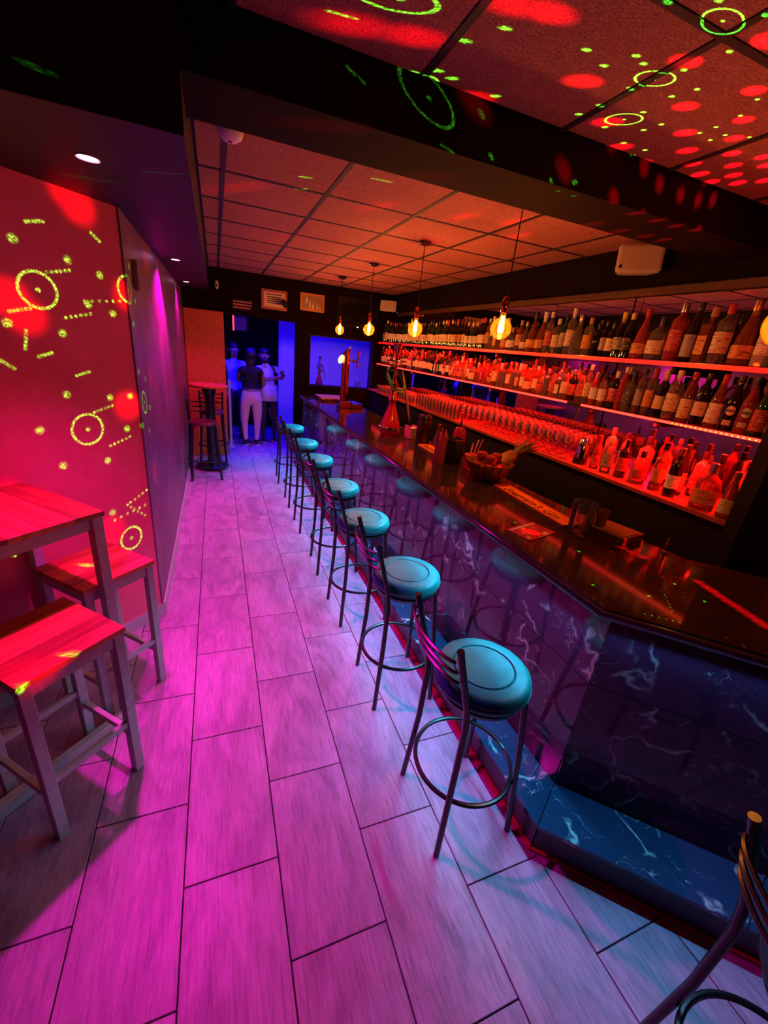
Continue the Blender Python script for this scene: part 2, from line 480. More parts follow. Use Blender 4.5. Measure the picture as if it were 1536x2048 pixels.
# ------------------------------------------------------------------ mesh builder
class MB:
    def __init__(s):
        s.bm = bmesh.new()

    def box(s, x0, y0, z0, x1, y1, z1, bev=0, mtx=None):
        before = set(s.bm.verts)
        vs = [s.bm.verts.new((x, y, z)) for x in (x0, x1) for y in (y0, y1) for z in (z0, z1)]
        F = [(0, 1, 3, 2), (4, 6, 7, 5), (0, 4, 5, 1), (2, 3, 7, 6), (0, 2, 6, 4), (1, 5, 7, 3)]
        fs = [s.bm.faces.new([vs[i] for i in f]) for f in F]
        bmesh.ops.recalc_face_normals(s.bm, faces=fs)
        if bev:
            bmesh.ops.bevel(s.bm, geom=list({e for f in fs for e in f.edges}), offset=bev, segments=1, affect='EDGES')
        if mtx:
            bmesh.ops.transform(s.bm, matrix=mtx, verts=[v for v in s.bm.verts if v not in before])
        return s

    def prism(s, poly, z0, z1):
        a = [s.bm.verts.new((x, y, z0)) for x, y in poly]
        b = [s.bm.verts.new((x, y, z1)) for x, y in poly]
        n = len(poly)
        s.bm.faces.new(a[::-1])
        s.bm.faces.new(b)
        for i in range(n):
            s.bm.faces.new((a[i], a[(i + 1) % n], b[(i + 1) % n], b[i]))
        return s

    def lathe(s, prof, seg=16, c=(0, 0, 0), a0=0, a1=2 * PI, sx=1, sy=1, rot=0):
        full = abs(a1 - a0 - 2 * PI) < 1e-6
        n = seg if full else seg + 1
        rings = []
        for r, z in prof:
            if r < 1e-6:
                rings.append([s.bm.verts.new((c[0], c[1], c[2] + z))] * n)
            else:
                rings.append([s.bm.verts.new((c[0] + sx * r * math.cos(rot + a0 + (a1 - a0) * i / seg),
                                              c[1] + sy * r * math.sin(rot + a0 + (a1 - a0) * i / seg), c[2] + z)) for i in range(n)])
        for k in range(len(prof) - 1):
            for i in range(seg):
                j = (i + 1) % n
                q = []
                for v in (rings[k][i], rings[k][j], rings[k + 1][j], rings[k + 1][i]):
                    if v not in q:
                        q.append(v)
                if len(q) > 2:
                    try:
                        s.bm.faces.new(q)
                    except ValueError:
                        pass
        return s

    def tube(s, pts, r, seg=8, closed=False, cap=True):
        pts = [Vector(p) for p in pts]
        n = len(pts)
        rs = r if isinstance(r, (list, tuple)) else [r] * n
        rings = []
        up = None
        for i in range(n):
            if closed:
                d = (pts[(i + 1) % n] - pts[i - 1]).normalized()
            else:
                d = (pts[min(i + 1, n - 1)] - pts[max(i - 1, 0)]).normalized()
            if up is None:
                up = d.orthogonal().normalized()
            else:
                up = (up - d * up.dot(d))
                up = up.normalized() if up.length > 1e-6 else d.orthogonal().normalized()
            sd = d.cross(up)
            rings.append([s.bm.verts.new(pts[i] + (up * math.cos(2 * PI * k / seg) + sd * math.sin(2 * PI * k / seg)) * rs[i]) for k in range(seg)])
        for i in range(n if closed else n - 1):
            a, b = rings[i], rings[(i + 1) % n]
            off = 0
            if closed and i == n - 1:
                off = min(range(seg), key=lambda o_: (b[o_].co - a[0].co).length)
            for k in range(seg):
                s.bm.faces.new((a[k], a[(k + 1) % seg], b[(k + 1 + off) % seg], b[(k + off) % seg]))
        if cap and not closed:
            s.bm.faces.new(rings[0][::-1])
            s.bm.faces.new(rings[-1])
        return s

    def ring(s, R_, r, z, c=(0, 0), seg=32, ts=8):
        return s.tube([(c[0] + R_ * math.cos(2 * PI * i / seg), c[1] + R_ * math.sin(2 * PI * i / seg), z) for i in range(seg)], r, ts, closed=True)

    def ball(s, c, r, seg=12, sc=(1, 1, 1)):
        bmesh.ops.create_uvsphere(s.bm, u_segments=seg, v_segments=max(6, seg // 2 + 2), radius=1,
                                  matrix=Matrix.Translation(c) @ Matrix.Diagonal((r * sc[0], r * sc[1], r * sc[2], 1)))
        return s

    def mesh(s, name, m, smooth=False):
        bmesh.ops.recalc_face_normals(s.bm, faces=s.bm.faces[:])
        me = bpy.data.meshes.new(name)
        s.bm.to_mesh(me)
        s.bm.free()
        if m:
            me.materials.append(m)
        if smooth:
            me.polygons.foreach_set('use_smooth', [True] * len(me.polygons))
            try:
                me.set_sharp_from_angle(angle=math.radians(40))
            except Exception:
                pass
        return me

    def obj(s, name, m, parent=None, smooth=False, loc=None, rot=None):
        return mobj(name, s.mesh(name, m, smooth), parent, loc, rot)


def mobj(name, me, parent=None, loc=None, rot=None):
    o = bpy.data.objects.new(name, me)
    COL.objects.link(o)
    if parent:
        o.parent = parent
    if loc is not None:
        o.location = loc
    if rot is not None:
        o.rotation_euler = rot
    return o


def tag(o, label, cat, group=None, kind=None):
    o['label'] = label
    o['category'] = cat
    if group:
        o['group'] = group
    if kind:
        o['kind'] = kind
    return o


def thing(name, label, cat, loc=(0, 0, 0), rz=0, group=None):
    o = bpy.data.objects.new(name, None)
    COL.objects.link(o)
    o.empty_display_size = .05
    o.location = loc
    o.rotation_euler = (0, 0, rz)
    return tag(o, label, cat, group)


def struct(name, mb, m, parent=None, smooth=False):
    o = mb.obj(name, m, parent, smooth)
    if not parent:
        o['kind'] = 'structure'
    return o


def copy_tree(o, parent=None):
    c = o.copy()
    COL.objects.link(c)
    if parent:
        c.parent = parent
    for ch in o.children:
        copy_tree(ch, c)
    return c


ORD = ['first', 'second', 'third', 'fourth', 'fifth', 'sixth', 'seventh', 'eighth', 'ninth', 'tenth', 'eleventh', 'twelfth', 'thirteenth',
       'fourteenth', 'fifteenth', 'sixteenth', 'seventeenth', 'eighteenth', 'nineteenth']
TENS = ['', '', 'twent', 'thirt', 'fort', 'fift', 'sixt', 'sevent', 'eight']
def ordw(i):
    if i < 19:
        return ORD[i]
    n = i + 1
    return TENS[n // 10] + 'ieth' if n % 10 == 0 else TENS[n // 10] + 'y-' + ORD[n % 10 - 1]


def text_mesh(txt, size, m, name, parent=None, loc=(0, 0, 0), rot=(0, 0, 0), extrude=.0006, shear=0, align='CENTER'):
    cu = bpy.data.curves.new(name, 'FONT')
    cu.body = txt
    cu.size = size
    cu.extrude = extrude
    cu.shear = shear
    cu.align_x = align
    cu.align_y = 'CENTER'
    cu.resolution_u = 2
    t = bpy.data.objects.new('tmp_text', cu)
    COL.objects.link(t)
    bpy.context.view_layer.update()
    me = bpy.data.meshes.new_from_object(t.evaluated_get(bpy.context.evaluated_depsgraph_get()))
    bpy.data.objects.remove(t)
    me.materials.clear()
    me.materials.append(m)
    return mobj(name, me, parent, loc, rot)

# ================================================================== the setting
floor = struct('floor', MB().box(-2.4, -1.2, -.08, 3.6, 9.9, -.012), M_GROUT)
pw, pl = .335, .628
plank_me = MB().box(-pw / 2 + .0022, -pl / 2 + .0022, -.012, pw / 2 - .0022, pl / 2 - .0022, 0, .0015).mesh('plank', M_FLOOR)
for k in range(-5, 6):
    xc = -.193 + pw * (k + .5)
    y0 = (1.028 if k % 2 == 0 else .714) - pl * 3
    n = 17 if -2 <= k <= 4 else 9
    for j in range(n):
        mobj('plank', plank_me, floor, (xc, y0 + pl * (j + .5), 0))

ceil = struct('ceiling', MB().box(-2.4, -1.2, 2.735, 3.6, 9.9, 2.80), M_GRID)
def tiles(xs, ys):
    for a, b in zip(xs[:-1], xs[1:]):
        for c, d in zip(ys[:-1], ys[1:]):
            m = MB().box(-(b - a) / 2 + .011, -(d - c) / 2 + .011, 0, (b - a) / 2 - .011, (d - c) / 2 - .011, .012, .003)
            m.obj('ceiling_tile', M_TILE, ceil, loc=((a + b) / 2, (c + d) / 2, 2.722))
gx = [.08 + .595 * k for k in range(5)]
tiles([-.06] + gx + [2.80], [1.98] + [2.44 + .6 * k for k in range(8)] + [7.20])
tiles([-1.11, -.515] + gx + [2.80], [-.72, -.12, .48, 1.08, 1.67])
yA, yB = [.48, 1.08, -.12], [2.44 + .6 * k for k in range(8)]
for x in gx:
    MB().box(-.012, -1.2, 0, .012, 1.67, .004).obj('grid_bar', M_GRID, ceil, loc=(x, 0, 2.7185))
    MB().box(-.012, 1.98, 0, .012, 7.2, .004).obj('grid_bar', M_GRID, ceil, loc=(x, 0, 2.7185))
for y in yA:
    MB().box(-1.11, -.012, 0, 2.80, .012, .0036).obj('grid_bar', M_GRID, ceil, loc=(0, y, 2.7187))
for y in yB:
    MB().box(-.06, -.012, 0, 2.80, .012, .0036).obj('grid_bar', M_GRID, ceil, loc=(0, y, 2.7187))
struct('trim_1', MB().box(-2.4, 1.67, 2.555, 2.80, 1.98, 2.735), M_BEAM)                  # cross beam
soff = struct('trim_2', MB().box(-2.4, 1.66, 2.40, -.06, 7.2, 2.735), M_SOFFIT)           # soffit along the left wall
for p in [(-.39, 2.08), (-.28, 4.36), (-.30, 6.18)]:
    d = MB().lathe([(.030, 0), (.037, -.004), (.037, 0)], 24).obj('downlight_ring', M_WHITE, soff, loc=(p[0], p[1], 2.40))
    MB().lathe([(0, -.002), (.0295, -.002), (.0295, 0)], 24).obj('downlight_diffuser', M_DOWN, d)

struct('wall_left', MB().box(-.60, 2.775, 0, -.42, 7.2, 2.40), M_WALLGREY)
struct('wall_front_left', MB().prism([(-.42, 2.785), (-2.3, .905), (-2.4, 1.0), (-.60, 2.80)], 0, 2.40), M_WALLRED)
struct('baseboard_left', MB().box(-.42, 2.79, 0, -.406, 7.2, .085, .002), M_BASE)
struct('baseboard_front_left', MB().prism([(-.41, 2.785), (-2.29, .905), (-2.3, .915), (-.42, 2.795)], 0, .085), M_BASE)
bw = MB()
for b in [(-.60, 0, .13, 2.735), (.13, 2.13, 1.2, 2.735), (1.2, 0, 1.42, 2.735), (1.42, 0, 2.52, 1.18), (1.42, 1.98, 2.52, 2.735), (2.52, 0, 2.95, 2.735)]:
    bw.box(b[0], 7.2, b[1], b[2], 7.34, b[3])
struct('wall_back', bw, M_DARKWALL)
struct('door_1', MB().box(-.415, 7.165, .004, .125, 7.199, 2.15, .003), M_ORANGE)
wf = MB()
for b in [(1.42, 1.18, 2.52, 1.20), (1.42, 1.965, 2.52, 1.98), (1.42, 1.20, 1.435, 1.965), (2.505, 1.20, 2.52, 1.965)]:
    wf.box(b[0], 7.19, b[1], b[2], 7.36, b[3])
struct('window_1', wf, M_BLACK)
struct('wall_far_dark', MB().box(-.6, 9.8, 0, 1.26, 9.9, 2.735), M_DARKWALL)
struct('wall_far', MB().box(1.26, 9.78, 0, 3.6, 9.88, 2.735), M_BLUEWALL)
struct('wall_far_left', MB().box(-.6, 7.34, 0, -.5, 9.8, 2.735), M_DARKWALL)
struct('wall_far_right', MB().box(3.5, 7.34, 0, 3.6, 9.8, 2.735), M_BLUEWALL)
struct('wall_right', MB().box(2.92, -1.2, 0, 3.05, 7.34, 2.735), M_DARKWALL)
struct('trim_3', MB().box(2.80, -1.2, 2.47, 2.92, 7.2, 2.735), M_DARKWALL)                # header over the back bar
struct('trim_4', MB().box(2.885, 1.22, 2.415, 2.92, 7.2, 2.47, .004), M_BROWN)            # wooden batten over the mirrors
bp = struct('trim_5', MB().box(2.36, 1.10, 0, 2.92, 1.17, 2.47), M_BLACK)                 # upright at the end of the shelves
struct('trim_6', MB().box(2.88, .2, .9, 2.92, 1.10, 1.62, .004), M_BROWN)                 # wooden panel beyond the upright

# mirrors behind the shelves
for i, (a, b) in enumerate([(1.18, 2.55), (2.56, 4.80), (4.81, 7.18)]):
    tag(MB().box(2.903, a, 1.20, 2.918, b, 2.412, .002).obj('wall_mirror', M_MIRROR),
        ['mirror panel behind the shelves, the one nearest the camera', 'middle mirror panel behind the bottle shelves', 'mirror panel at the far end of the bottle shelves'][i], 'mirror', 'mirror panels behind the bottle shelves')

# ================================================================== the bar
def lerp2(a, b, t):
    return (a[0] + (b[0] - a[0]) * t, a[1] + (b[1] - a[1]) * t)

bar = thing('bar_counter', 'long black marble bar with polished granite top, marble step and angled near end', 'bar', (1.3, 3.0, 0))
def bp_(mb, name, m, parent=bar, smooth=False):
    bmesh.ops.translate(mb.bm, verts=mb.bm.verts[:], vec=(-1.3, -3.0, 0))
    return mb.obj(name, m, parent, smooth)
TF, TK, TE = (1.215, 6.75), (1.287, .885), (2.41, -.238)
TBack = [(2.83, .38), (2.08, 1.13), (1.97, 2.0), (1.88, 6.75)]
top = bp_(MB().prism([TF, TK, (2.08, 1.13), (1.97, 2.0), (1.88, 6.75)], 1.052, 1.080), 'worktop', M_GRANITE)
bp_(MB().prism([lerp2(TK, TK, 0), TE, (2.83, .38), (2.0825, 1.128)], 1.052, 1.0795), 'worktop', M_GRANITE)
# rounded polished edge under the top
bp_(MB().tube([(TF[0] + .004, TF[1], 1.052), (TK[0] + .004, TK[1] + .003, 1.052), (TE[0], TE[1], 1.052)], .020, 10), 'edge_moulding', M_BULL, smooth=True)
PF, PK, PE = (1.252, 6.75), (1.322, .868), (2.43, -.240)
bp_(MB().prism([(1.275, 6.75), (1.345, .876), (2.44, -.22), (2.465, -.195), (1.37, .90), (1.30, 6.75)], .15, 1.052), 'carcass', mat('pale_joint_filler', (.40, .30, .36), .6))
segs = []
for a, b, n in ((PF, PK, 5), (PK, PE, 2)):
    for i in range(n):
        segs.append((lerp2(a, b, i / n), lerp2(a, b, (i + 1) / n)))
for a, b in segs:
    d = Vector((b[0] - a[0], b[1] - a[1]))
    L = d.length
    ang = math.atan2(d.y, d.x)
    for z0, z1 in ((.30, .728), (.732, 1.045)):
        mx = Matrix.Translation((a[0], a[1], 0)) @ Matrix.Rotation(ang, 4, 'Z')
        bp_(MB().box(.0015, .0, z0, L - .0015, .022, z1, .001, mx), 'marble_panel', M_MARBLE)
    mx = Matrix.Translation((a[0], a[1], 0)) @ Matrix.Rotation(ang, 4, 'Z')
    bp_(MB().box(0, .012, .152, L, .03, .30, 0, mx), 'plinth', M_MARBLE)
SF, SK, SE = (1.115, 6.75), (1.129, .742), (2.12, -.249)
o2 = (.2, .195)
inner = [(1.28, 6.75), (1.35, .88), (2.45, -.22)]
outer = [SF, SK, SE]
for i in range(2):
    n = (5, 2)[i]
    for k in range(n):
        a0, a1 = lerp2(outer[i], outer[i + 1], k / n), lerp2(outer[i], outer[i + 1], (k + 1) / n)
        b0, b1 = lerp2(inner[i], inner[i + 1], k / n), lerp2(inner[i], inner[i + 1], (k + 1) / n)
        e = .002 / math.dist(a0, a1)
        q = [lerp2(a0, a1, e), lerp2(a0, a1, 1 - e), lerp2(b0, b1, 1 - e), lerp2(b0, b1, e)]
        bp_(MB().prism(q, .135, .152), 'step_tread', M_MARBLE2)
    a0, a1 = outer[i], outer[i + 1]
    b0, b1 = inner[i], inner[i + 1]
    s_ = .012
    bp_(MB().prism([(a0[0] + s_, a0[1]), (a1[0] + s_, a1[1] + (s_ if i else s_ * .6)), b1, b0], .0, .135), 'step_riser', M_RISER)
    bp_(MB().prism([(a0[0] - .004, a0[1]), (a1[0] - .004, a1[1] - .002), (a1[0] + .02, a1[1] + .012), (a0[0] + .02, a0[1])], 0.0, .016), 'edge_strip', M_REDTRIM)
# bartender side: work counter under the inner edge
wc = thing('work_counter', 'black work counter on the bartender side behind the bar', 'counter', (2.1, 3.5, 0))
MB().box(-.13, -2.35, .88, .12, 3.2, .92, .004).obj('counter_top', M_SCREEN, wc)
MB().box(-.10, -2.33, 0, .08, 3.18, .88).obj('counter_body', M_BLACK, wc)

# ================================================================== bar stools
def make_stool(name):
    t = thing(name, '', 'stool')
    MB().lathe([(0, .70), (.150, .70), (.180, .708), (.187, .725), (.187, .748), (.183, .762), (.174, .771), (.160, .775), (.124, .777), (.119, .771), (.114, .777), (.06, .779), (0, .779)], 40).obj('seat', M_TEAL, t, True)
    MB().ring(.185, .006, .733, seg=40, ts=6).obj('seat_piping', M_TEALDK, t, True)
    MB().lathe([(0, .672), (.165, .672), (.172, .69), (.150, .70), (0, .70)], 28).obj('seat_pan', M_METAL, t, True)
    for sx in (-1, 1):
        for sy in (-1, 1):
            if sx < 0:
                pts = [(-.172, sy * .180, .0), (-.152, sy * .158, .40), (-.150, sy * .155, .66), (-.165, sy * .157, .76), (-.215, sy * .162, .93), (-.245, sy * .165, 1.03)]
            else:
                pts = [(.172, sy * .180, .0), (.148, sy * .150, .40), (.125, sy * .125, .69)]
            MB().tube(pts, .0125, 10).obj('leg', M_METAL, t, True)
    MB().ring(.205, .0095, .275, seg=44).obj('foot_ring', M_METAL, t, True)
    for z, dx in ((.89, -.208), (.935, -.222), (.98, -.235)):
        pts = [(dx - .055 * math.cos(a) + .0, .158 * math.sin(a) / math.sin(1.35), z) for a in [(-1.35 + 2.7 * i / 12) for i in range(13)]]
        MB().tube(pts, .0065, 6).obj('back_slat', M_METAL, t, True)
    return t

st0 = make_stool('bar_stool')
ys = [1.02, 1.772, 2.54, 3.263, 4.135, 4.87, 5.78]
for i, y in enumerate(ys):
    o = st0 if i == 0 else copy_tree(st0)
    o.location = (.918 - (.008 if i > 3 else 0), y, 0)
    o.rotation_euler = (0, 0, R.uniform(-.05, .05))
    o['group'] = 'teal bar stools in a row along the bar'
    o['label'] = ['teal bar stool in front, largest of the row along the bar', 'second teal bar stool of the row, counted from the camera', 'third teal bar stool of the row, counted from the camera', 'fourth teal bar stool of the row, counted from the camera', 'fifth teal bar stool of the row, counted from the camera', 'sixth teal bar stool of the row, second from its far end', 'farthest teal bar stool of the row, nearest the doorway'][i]
o = copy_tree(st0)
o.location = (1.168, -.025, 0)
o.rotation_euler = (0, 0, -.5)
o['group'] = 'teal bar stools in a row along the bar'
o['label'] = 'bar stool cut off by the bottom right corner of the picture'

# ================================================================== wooden bar table and its two stools
def boards(t, W, D, z0, z1, n, mats, along=False):
    if along:
        wv = D / n
        for i in range(n):
            MB().box(-wv / 2 + .0004, -W / 2, z0, wv / 2 - .0004, W / 2, z1, .0008).obj('board', mats[i % len(mats)], t, loc=(0, -D / 2 + wv * (i + .5), 0), rot=(0, 0, PI / 2))
        return
    wv = W / n
    for i in range(n):
        b = MB().box(-wv / 2 + .0004, -D / 2, z0, wv / 2 - .0004, D / 2, z1, .0008)
        b.obj('board', mats[i % len(mats)], t, loc=(-W / 2 + wv * (i + .5), 0, 0))

def pine_furniture(name, label, cat, loc, rz, W, D, H_, leg, n, rails, group=None):
    t = thing(name, label, cat, loc, rz, group)
    boards(t, W, D, H_ - .022, H_, n, [M_PINE[k] for k in ([0, 2, 0, 1, 2, 0, 1] if n > 5 else [0, 1, 2, 0, 1])], n == 5)
    x, y = W / 2 - leg / 2 - .006, D / 2 - leg / 2 - .006
    for sx in (-1, 1):
        for sy in (-1, 1):
            MB().box(sx * x - leg / 2, sy * y - leg / 2, 0, sx * x + leg / 2, sy * y + leg / 2, H_ - .022, .002).obj('leg', M_LEG, t)
    for sy in (-1, 1):
        MB().box(-x, sy * y - .010, H_ - .022 - .055, x, sy * y + .010, H_ - .0225).obj('apron', M_LEG, t)
        MB().box(sy * x - .010, -y, H_ - .022 - .055, sy * x + .010, y, H_ - .0225).obj('apron', M_LEG, t)
    for (ax_, s_, z) in rails:
        if ax_ == 'x':
            MB().box(-x, s_ * y - .011, z, x, s_ * y + .011, z + .028, .002).obj('stretcher', M_LEG, t)
        else:
            MB().box(s_ * x - .011, -y, z, s_ * x + .011, y, z + .028, .002).obj('stretcher', M_LEG, t)
    return t

A45 = PI / 4
pine_furniture('wooden_stool', 'pine topped stool with grey legs nearest the camera at left', 'stool', (-.645, 1.587, 0), A45, .37, .385, .77, .038, 5,
               [('y', 1, .20), ('y', -1, .20), ('x', -1, .27), ('x', 1, .27)], 'pine stools at the wooden table')
pine_furniture('wooden_stool', 'pine topped stool with grey legs behind the table, close to the wall corner', 'stool', (-.589, 2.129, 0), A45, .35, .36, .77, .036, 5,
               [('y', 1, .20), ('y', -1, .20), ('x', -1, .27), ('x', 1, .27)], 'pine stools at the wooden table')
tb = pine_furniture('wooden_bar_table', 'tall pine topped table with grey legs against the crimson wall', 'table', (-.954, 1.838, 0), A45, .80, .57, 1.13, .044, 7,
                    [('y', -1, .16)])
MB().box(-.40, -.315, 0.004, .385, -.2745, .066, .003).obj('foot_rail', M_LEG, tb)

# ================================================================== far end: round table with two stools
rt = thing('round_bar_table', 'round red lit bar table on a thick black pedestal by the orange panel', 'table', (-.115, 6.42, 0))
MB().lathe([(0, 1.155), (.245, 1.155), (.25, 1.165), (.25, 1.18), (.244, 1.186), (0, 1.186)], 36).obj('table_top', M_ORANGE, rt, True)
MB().lathe([(0, .05), (.065, .05), (.062, 1.0), (.10, 1.154), (0, 1.154)], 20).obj('pedestal', M_METAL, rt, True)
MB().lathe([(0, .03), (.225, .03), (.23, .045), (.19, .062), (.06, .075), (0, .075)], 32).obj('base_plate', M_METAL, rt, True)
for a in (.6, 2.2, 3.8, 5.4):
    MB().lathe([(0, 0), (.014, 0), (.016, .03), (0, .03)], 10).obj('foot', M_METAL, rt, loc=(.17 * math.cos(a), .17 * math.sin(a), 0))
stb = thing('padded_bar_stool', 'black backed bar stool with plum seat in front of the round table', 'stool', (-.20, 5.97, 0), PI / 2 + PI + .1, 'black stools at the round table')
def round_back_stool(t):
    MB().lathe([(0, .725), (.172, .725), (.180, .745), (.170, .768), (0, .775)], 28).obj('seat', mat('plum_vinyl', (.10, .012, .05), .3), t, True)
    for sx in (-1, 1):
        for sy in (-1, 1):
            pts = [(-.185, sy * .185, 0), (-.150, sy * .155, .72), (-.20, sy * .165, 1.02)] if sx < 0 else [(.185, sy * .185, 0), (.13, sy * .135, .722)]
            MB().tube(pts, .017, 8).obj('leg', M_METAL, t, True)
    for z, dx in ((.86, -.175), (.92, -.186), (.98, -.196)):
        MB().tube([(dx, -.158, z), (dx - .03, 0, z), (dx, .158, z)], .010, 6).obj('back_slat', M_METAL, t, True)
    MB().ring(.208, .010, .26, seg=28, ts=6).obj('foot_ring', M_METAL, t, True)
round_back_stool(stb)
s2 = copy_tree(stb)
s2.location = (-.10, 6.86, 0)
s2.rotation_euler = (0, 0, -PI / 2)
s2['label'] = 'black backed bar stool half hidden behind the round table'

# ================================================================== back wall dressing
def on_back(x0, z0, x1, z1):
    return ((x0 + x1) / 2, 7.199, (z0 + z1) / 2), x1 - x0, z1 - z0

def frame(name, label, x0, z0, x1, z1, framemat, papermat, lines, cat='picture'):
    c, wd, ht = on_back(x0, z0, x1, z1)
    t = thing(name, label, cat, c)
    f = MB()
    e = .035
    f.box(-wd / 2, -.025, -ht / 2, wd / 2, 0, -ht / 2 + e).box(-wd / 2, -.025, ht / 2 - e, wd / 2, 0, ht / 2)
    f.box(-wd / 2, -.025, -ht / 2 + e, -wd / 2 + e, 0, ht / 2 - e).box(wd / 2 - e, -.025, -ht / 2 + e, wd / 2, 0, ht / 2 - e)
    f.obj('frame', framemat, t)
    MB().box(-wd / 2 + e, -.012, -ht / 2 + e, wd / 2 - e, -.002, ht / 2 - e).obj('sheet', papermat, t)
    if lines:
        m = MB()
        for x_, z_, l_, h_ in lines:
            m.box(x_ - l_ / 2, -.0145, z_ - h_ / 2, x_ + l_ / 2, -.012, z_ + h_ / 2)
        m.obj('printed_lines', M_INK, t)
    return t

M_FRAME = mat('red_brown_frame', (.36, .08, .06), .4)
M_FRAME2 = mat('orange_gilt_frame', (.5, .2, .06), .4)
frame('framed_notice', 'framed cream notice with dark lines of print over the doorway', .67, 2.27, 1.05, 2.54, M_FRAME, M_PAPER,
      [(.0, .072, .24, .012)] + [(.0, .036 - .026 * k, .22 - .02 * (k % 2), .012) for k in range(4)])
fp = frame('framed_picture', 'framed picture with pale bottle shapes, right of the notice', 1.25, 2.315, 1.63, 2.565, M_FRAME2, mat('olive_print', (.25, .17, .09), .4), [])
for x_, z_, w_, h_ in [(-.09, .03, .03, .09), (-.04, -.02, .02, .13), (.01, -.045, .028, .08), (.08, -.05, .018, .08), (.12, -.06, .014, .03)]:
    MB().lathe([(0, -h_ / 2), (w_ / 2, -h_ / 2), (w_ / 2, h_ * .15), (w_ * .2, h_ * .3), (w_ * .2, h_ / 2), (0, h_ / 2)], 8, sy=.15).obj('painted_bottle', M_PAPER, fp, loc=(x_, -.014, z_))
sg = thing('dark_sign', 'small dark sign with rows of pale red lettering left over the doorway', 'sign', (.40, 7.198, 2.28))
MB().box(-.15, -.012, -.075, .15, 0, .075, .002).obj('board', M_BLACK, sg)
m = MB()
for k in range(3):
    x = -.13
    while x < .11:
        w_ = R.uniform(.012, .03)
        m.box(x, -.0145, .04 - k * .04 - .01, x + w_, -.012, .04 - k * .04 + .010)
        x += w_ + .008
m.obj('lettering', mat('pale_red_letters', (.75, .30, .32), .5), sg)
dt = thing('wall_detector', 'small white oval detector high on the back wall left of the sign', 'detector', (.05, 7.199, 2.50))
MB().ball((0, -.012, 0), .045, 14, (.62, .55, 1.35)).obj('housing', M_WHITE, dt, True)
MB().ball((0, -.034, -.01), .014, 10, (1, .6, 1)).obj('lens', M_SCREEN, dt, True)
sd = thing('smoke_detector', 'white round smoke detector on the ceiling just past the beam', 'detector', (.10, 2.45, 2.7170))
MB().lathe([(0, -.045), (.030, -.045), (.05, -.030), (.058, -.008), (.058, 0), (0, 0)], 24).obj('housing', M_WHITE, sd, True)
MB().lathe([(0, -.05), (.008, -.05), (.008, -.0455), (0, -.0455)], 10).obj('indicator', M_REDTRIM, sd)
tv = thing('wall_television', 'dark television hung on the back wall above the blue window', 'television', (2.19, 7.199, 2.38))
MB().box(-.36, -.05, -.22, .36, 0, .22, .006).obj('case', M_BLACK, tv)
MB().box(-.345, -.0525, -.205, .345, -.0495, .205).obj('screen', M_SCREEN, tv)
MB().box(-.01, -.054, -.216, .01, -.0502, -.208).obj('standby_light', mat('standby_white', (1, 1, 1), .5, emit=(1, .8, .9), estr=8), tv)
po = thing('lit_poster', 'small framed poster with a red edge on the dark far room wall', 'picture', (.49, 9.798, 2.12))
MB().box(-.15, -.02, -.20, .15, 0, .20, .003).obj('frame', M_BLACK, po)
MB().box(-.12, -.024, -.17, .12, -.0205, .17).obj('sheet', mat('plum_print', rough=.5, build=b_print((.30, .05, .14), (.05, .01, .05))), po)
MB().box(-.148, -.026, -.19, -.122, -.0205, .19).obj('red_edge', M_LED, po)
wp = thing('white_post', 'slim white post standing in the doorway beside the orange panel', 'post', (.185, 7.72, 0))
MB().box(-.02, -.02, .02, .02, .02, 1.12, .004).obj('post', M_WHITE, wp)
MB().box(-.04, -.05, 0, .05, .05, .02, .003).obj('foot', M_WHITE, wp)
MB().box(-.025, -.025, 1.12, .025, .025, 1.14, .003).obj('cap', M_WHITE, wp)
jb = MB().box(-.03, -.05, -.075, .0, .05, .075, .004).obj('wall_box', M_WALLGREY, loc=(-.3899, 3.05, 2.13))
tag(jb, 'small greyish box high on the left wall just past its corner', 'box')
sp = thing('added_spotlight', 'added black spotlight can without a lamp, on the back wall above the doorway', 'lamp', (1.0, 7.198, 2.40))  # added fixture, made up to carry a cool light on the stools; unlit
MB().box(-.03, -.02, -.03, .03, 0, .03, .002).obj('bracket', M_BLACK, sp)
MB().tube([(0, -.02, 0), (0, -.09, -.02), (0, -.17, -.05)], [.018, .04, .045], 14).obj('can', M_BLACK, sp, True)

# ================================================================== speakers
def speaker(label, loc, rot, s=1):
    t = thing('wall_speaker', label, 'speaker', loc, 0, 'white wedge speakers under the ceiling')
    t.rotation_euler = rot
    t.scale = (s, s, s)
    # front faces -y, tapers to the rear
    m = MB()
    f = [m.bm.verts.new(v) for v in ((-.14, -.09, -.085), (.14, -.09, -.085), (.14, -.09, .085), (-.14, -.09, .085))]
    b = [m.bm.verts.new(v) for v in ((-.10, .07, -.06), (.10, .07, -.06), (.10, .07, .06), (-.10, .07, .06))]
    m.bm.faces.new(f); m.bm.faces.new(b[::-1])
    for i in range(4):
        m.bm.faces.new((f[i], b[i], b[(i + 1) % 4], f[(i + 1) % 4]))
    bmesh.ops.bevel(m.bm, geom=m.bm.edges[:], offset=.012, segments=2, affect='EDGES')
    m.obj('cabinet', M_WHITE, t, True)
    MB().box(-.122, -.094, -.068, .122, -.0905, .068, .002).obj('grille', mat('beige_grille', (.60, .52, .45), .7), t)
    MB().lathe([(0, 0), (.010, 0), (.010, .003), (0, .003)], 12).obj('port', M_BLACK, t, loc=(-.112, -.0945, -.05), rot=(PI / 2, 0, 0))
    MB().tube([(.06, .068, 0), (.10, .11, 0), (.14, .13, 0)], .022, 10).obj('bracket', M_WHITE, t, True)
    MB().box(.13, .10, -.05, .15, .16, .05, .004).obj('wall_plate', M_WHITE, t)
    return t

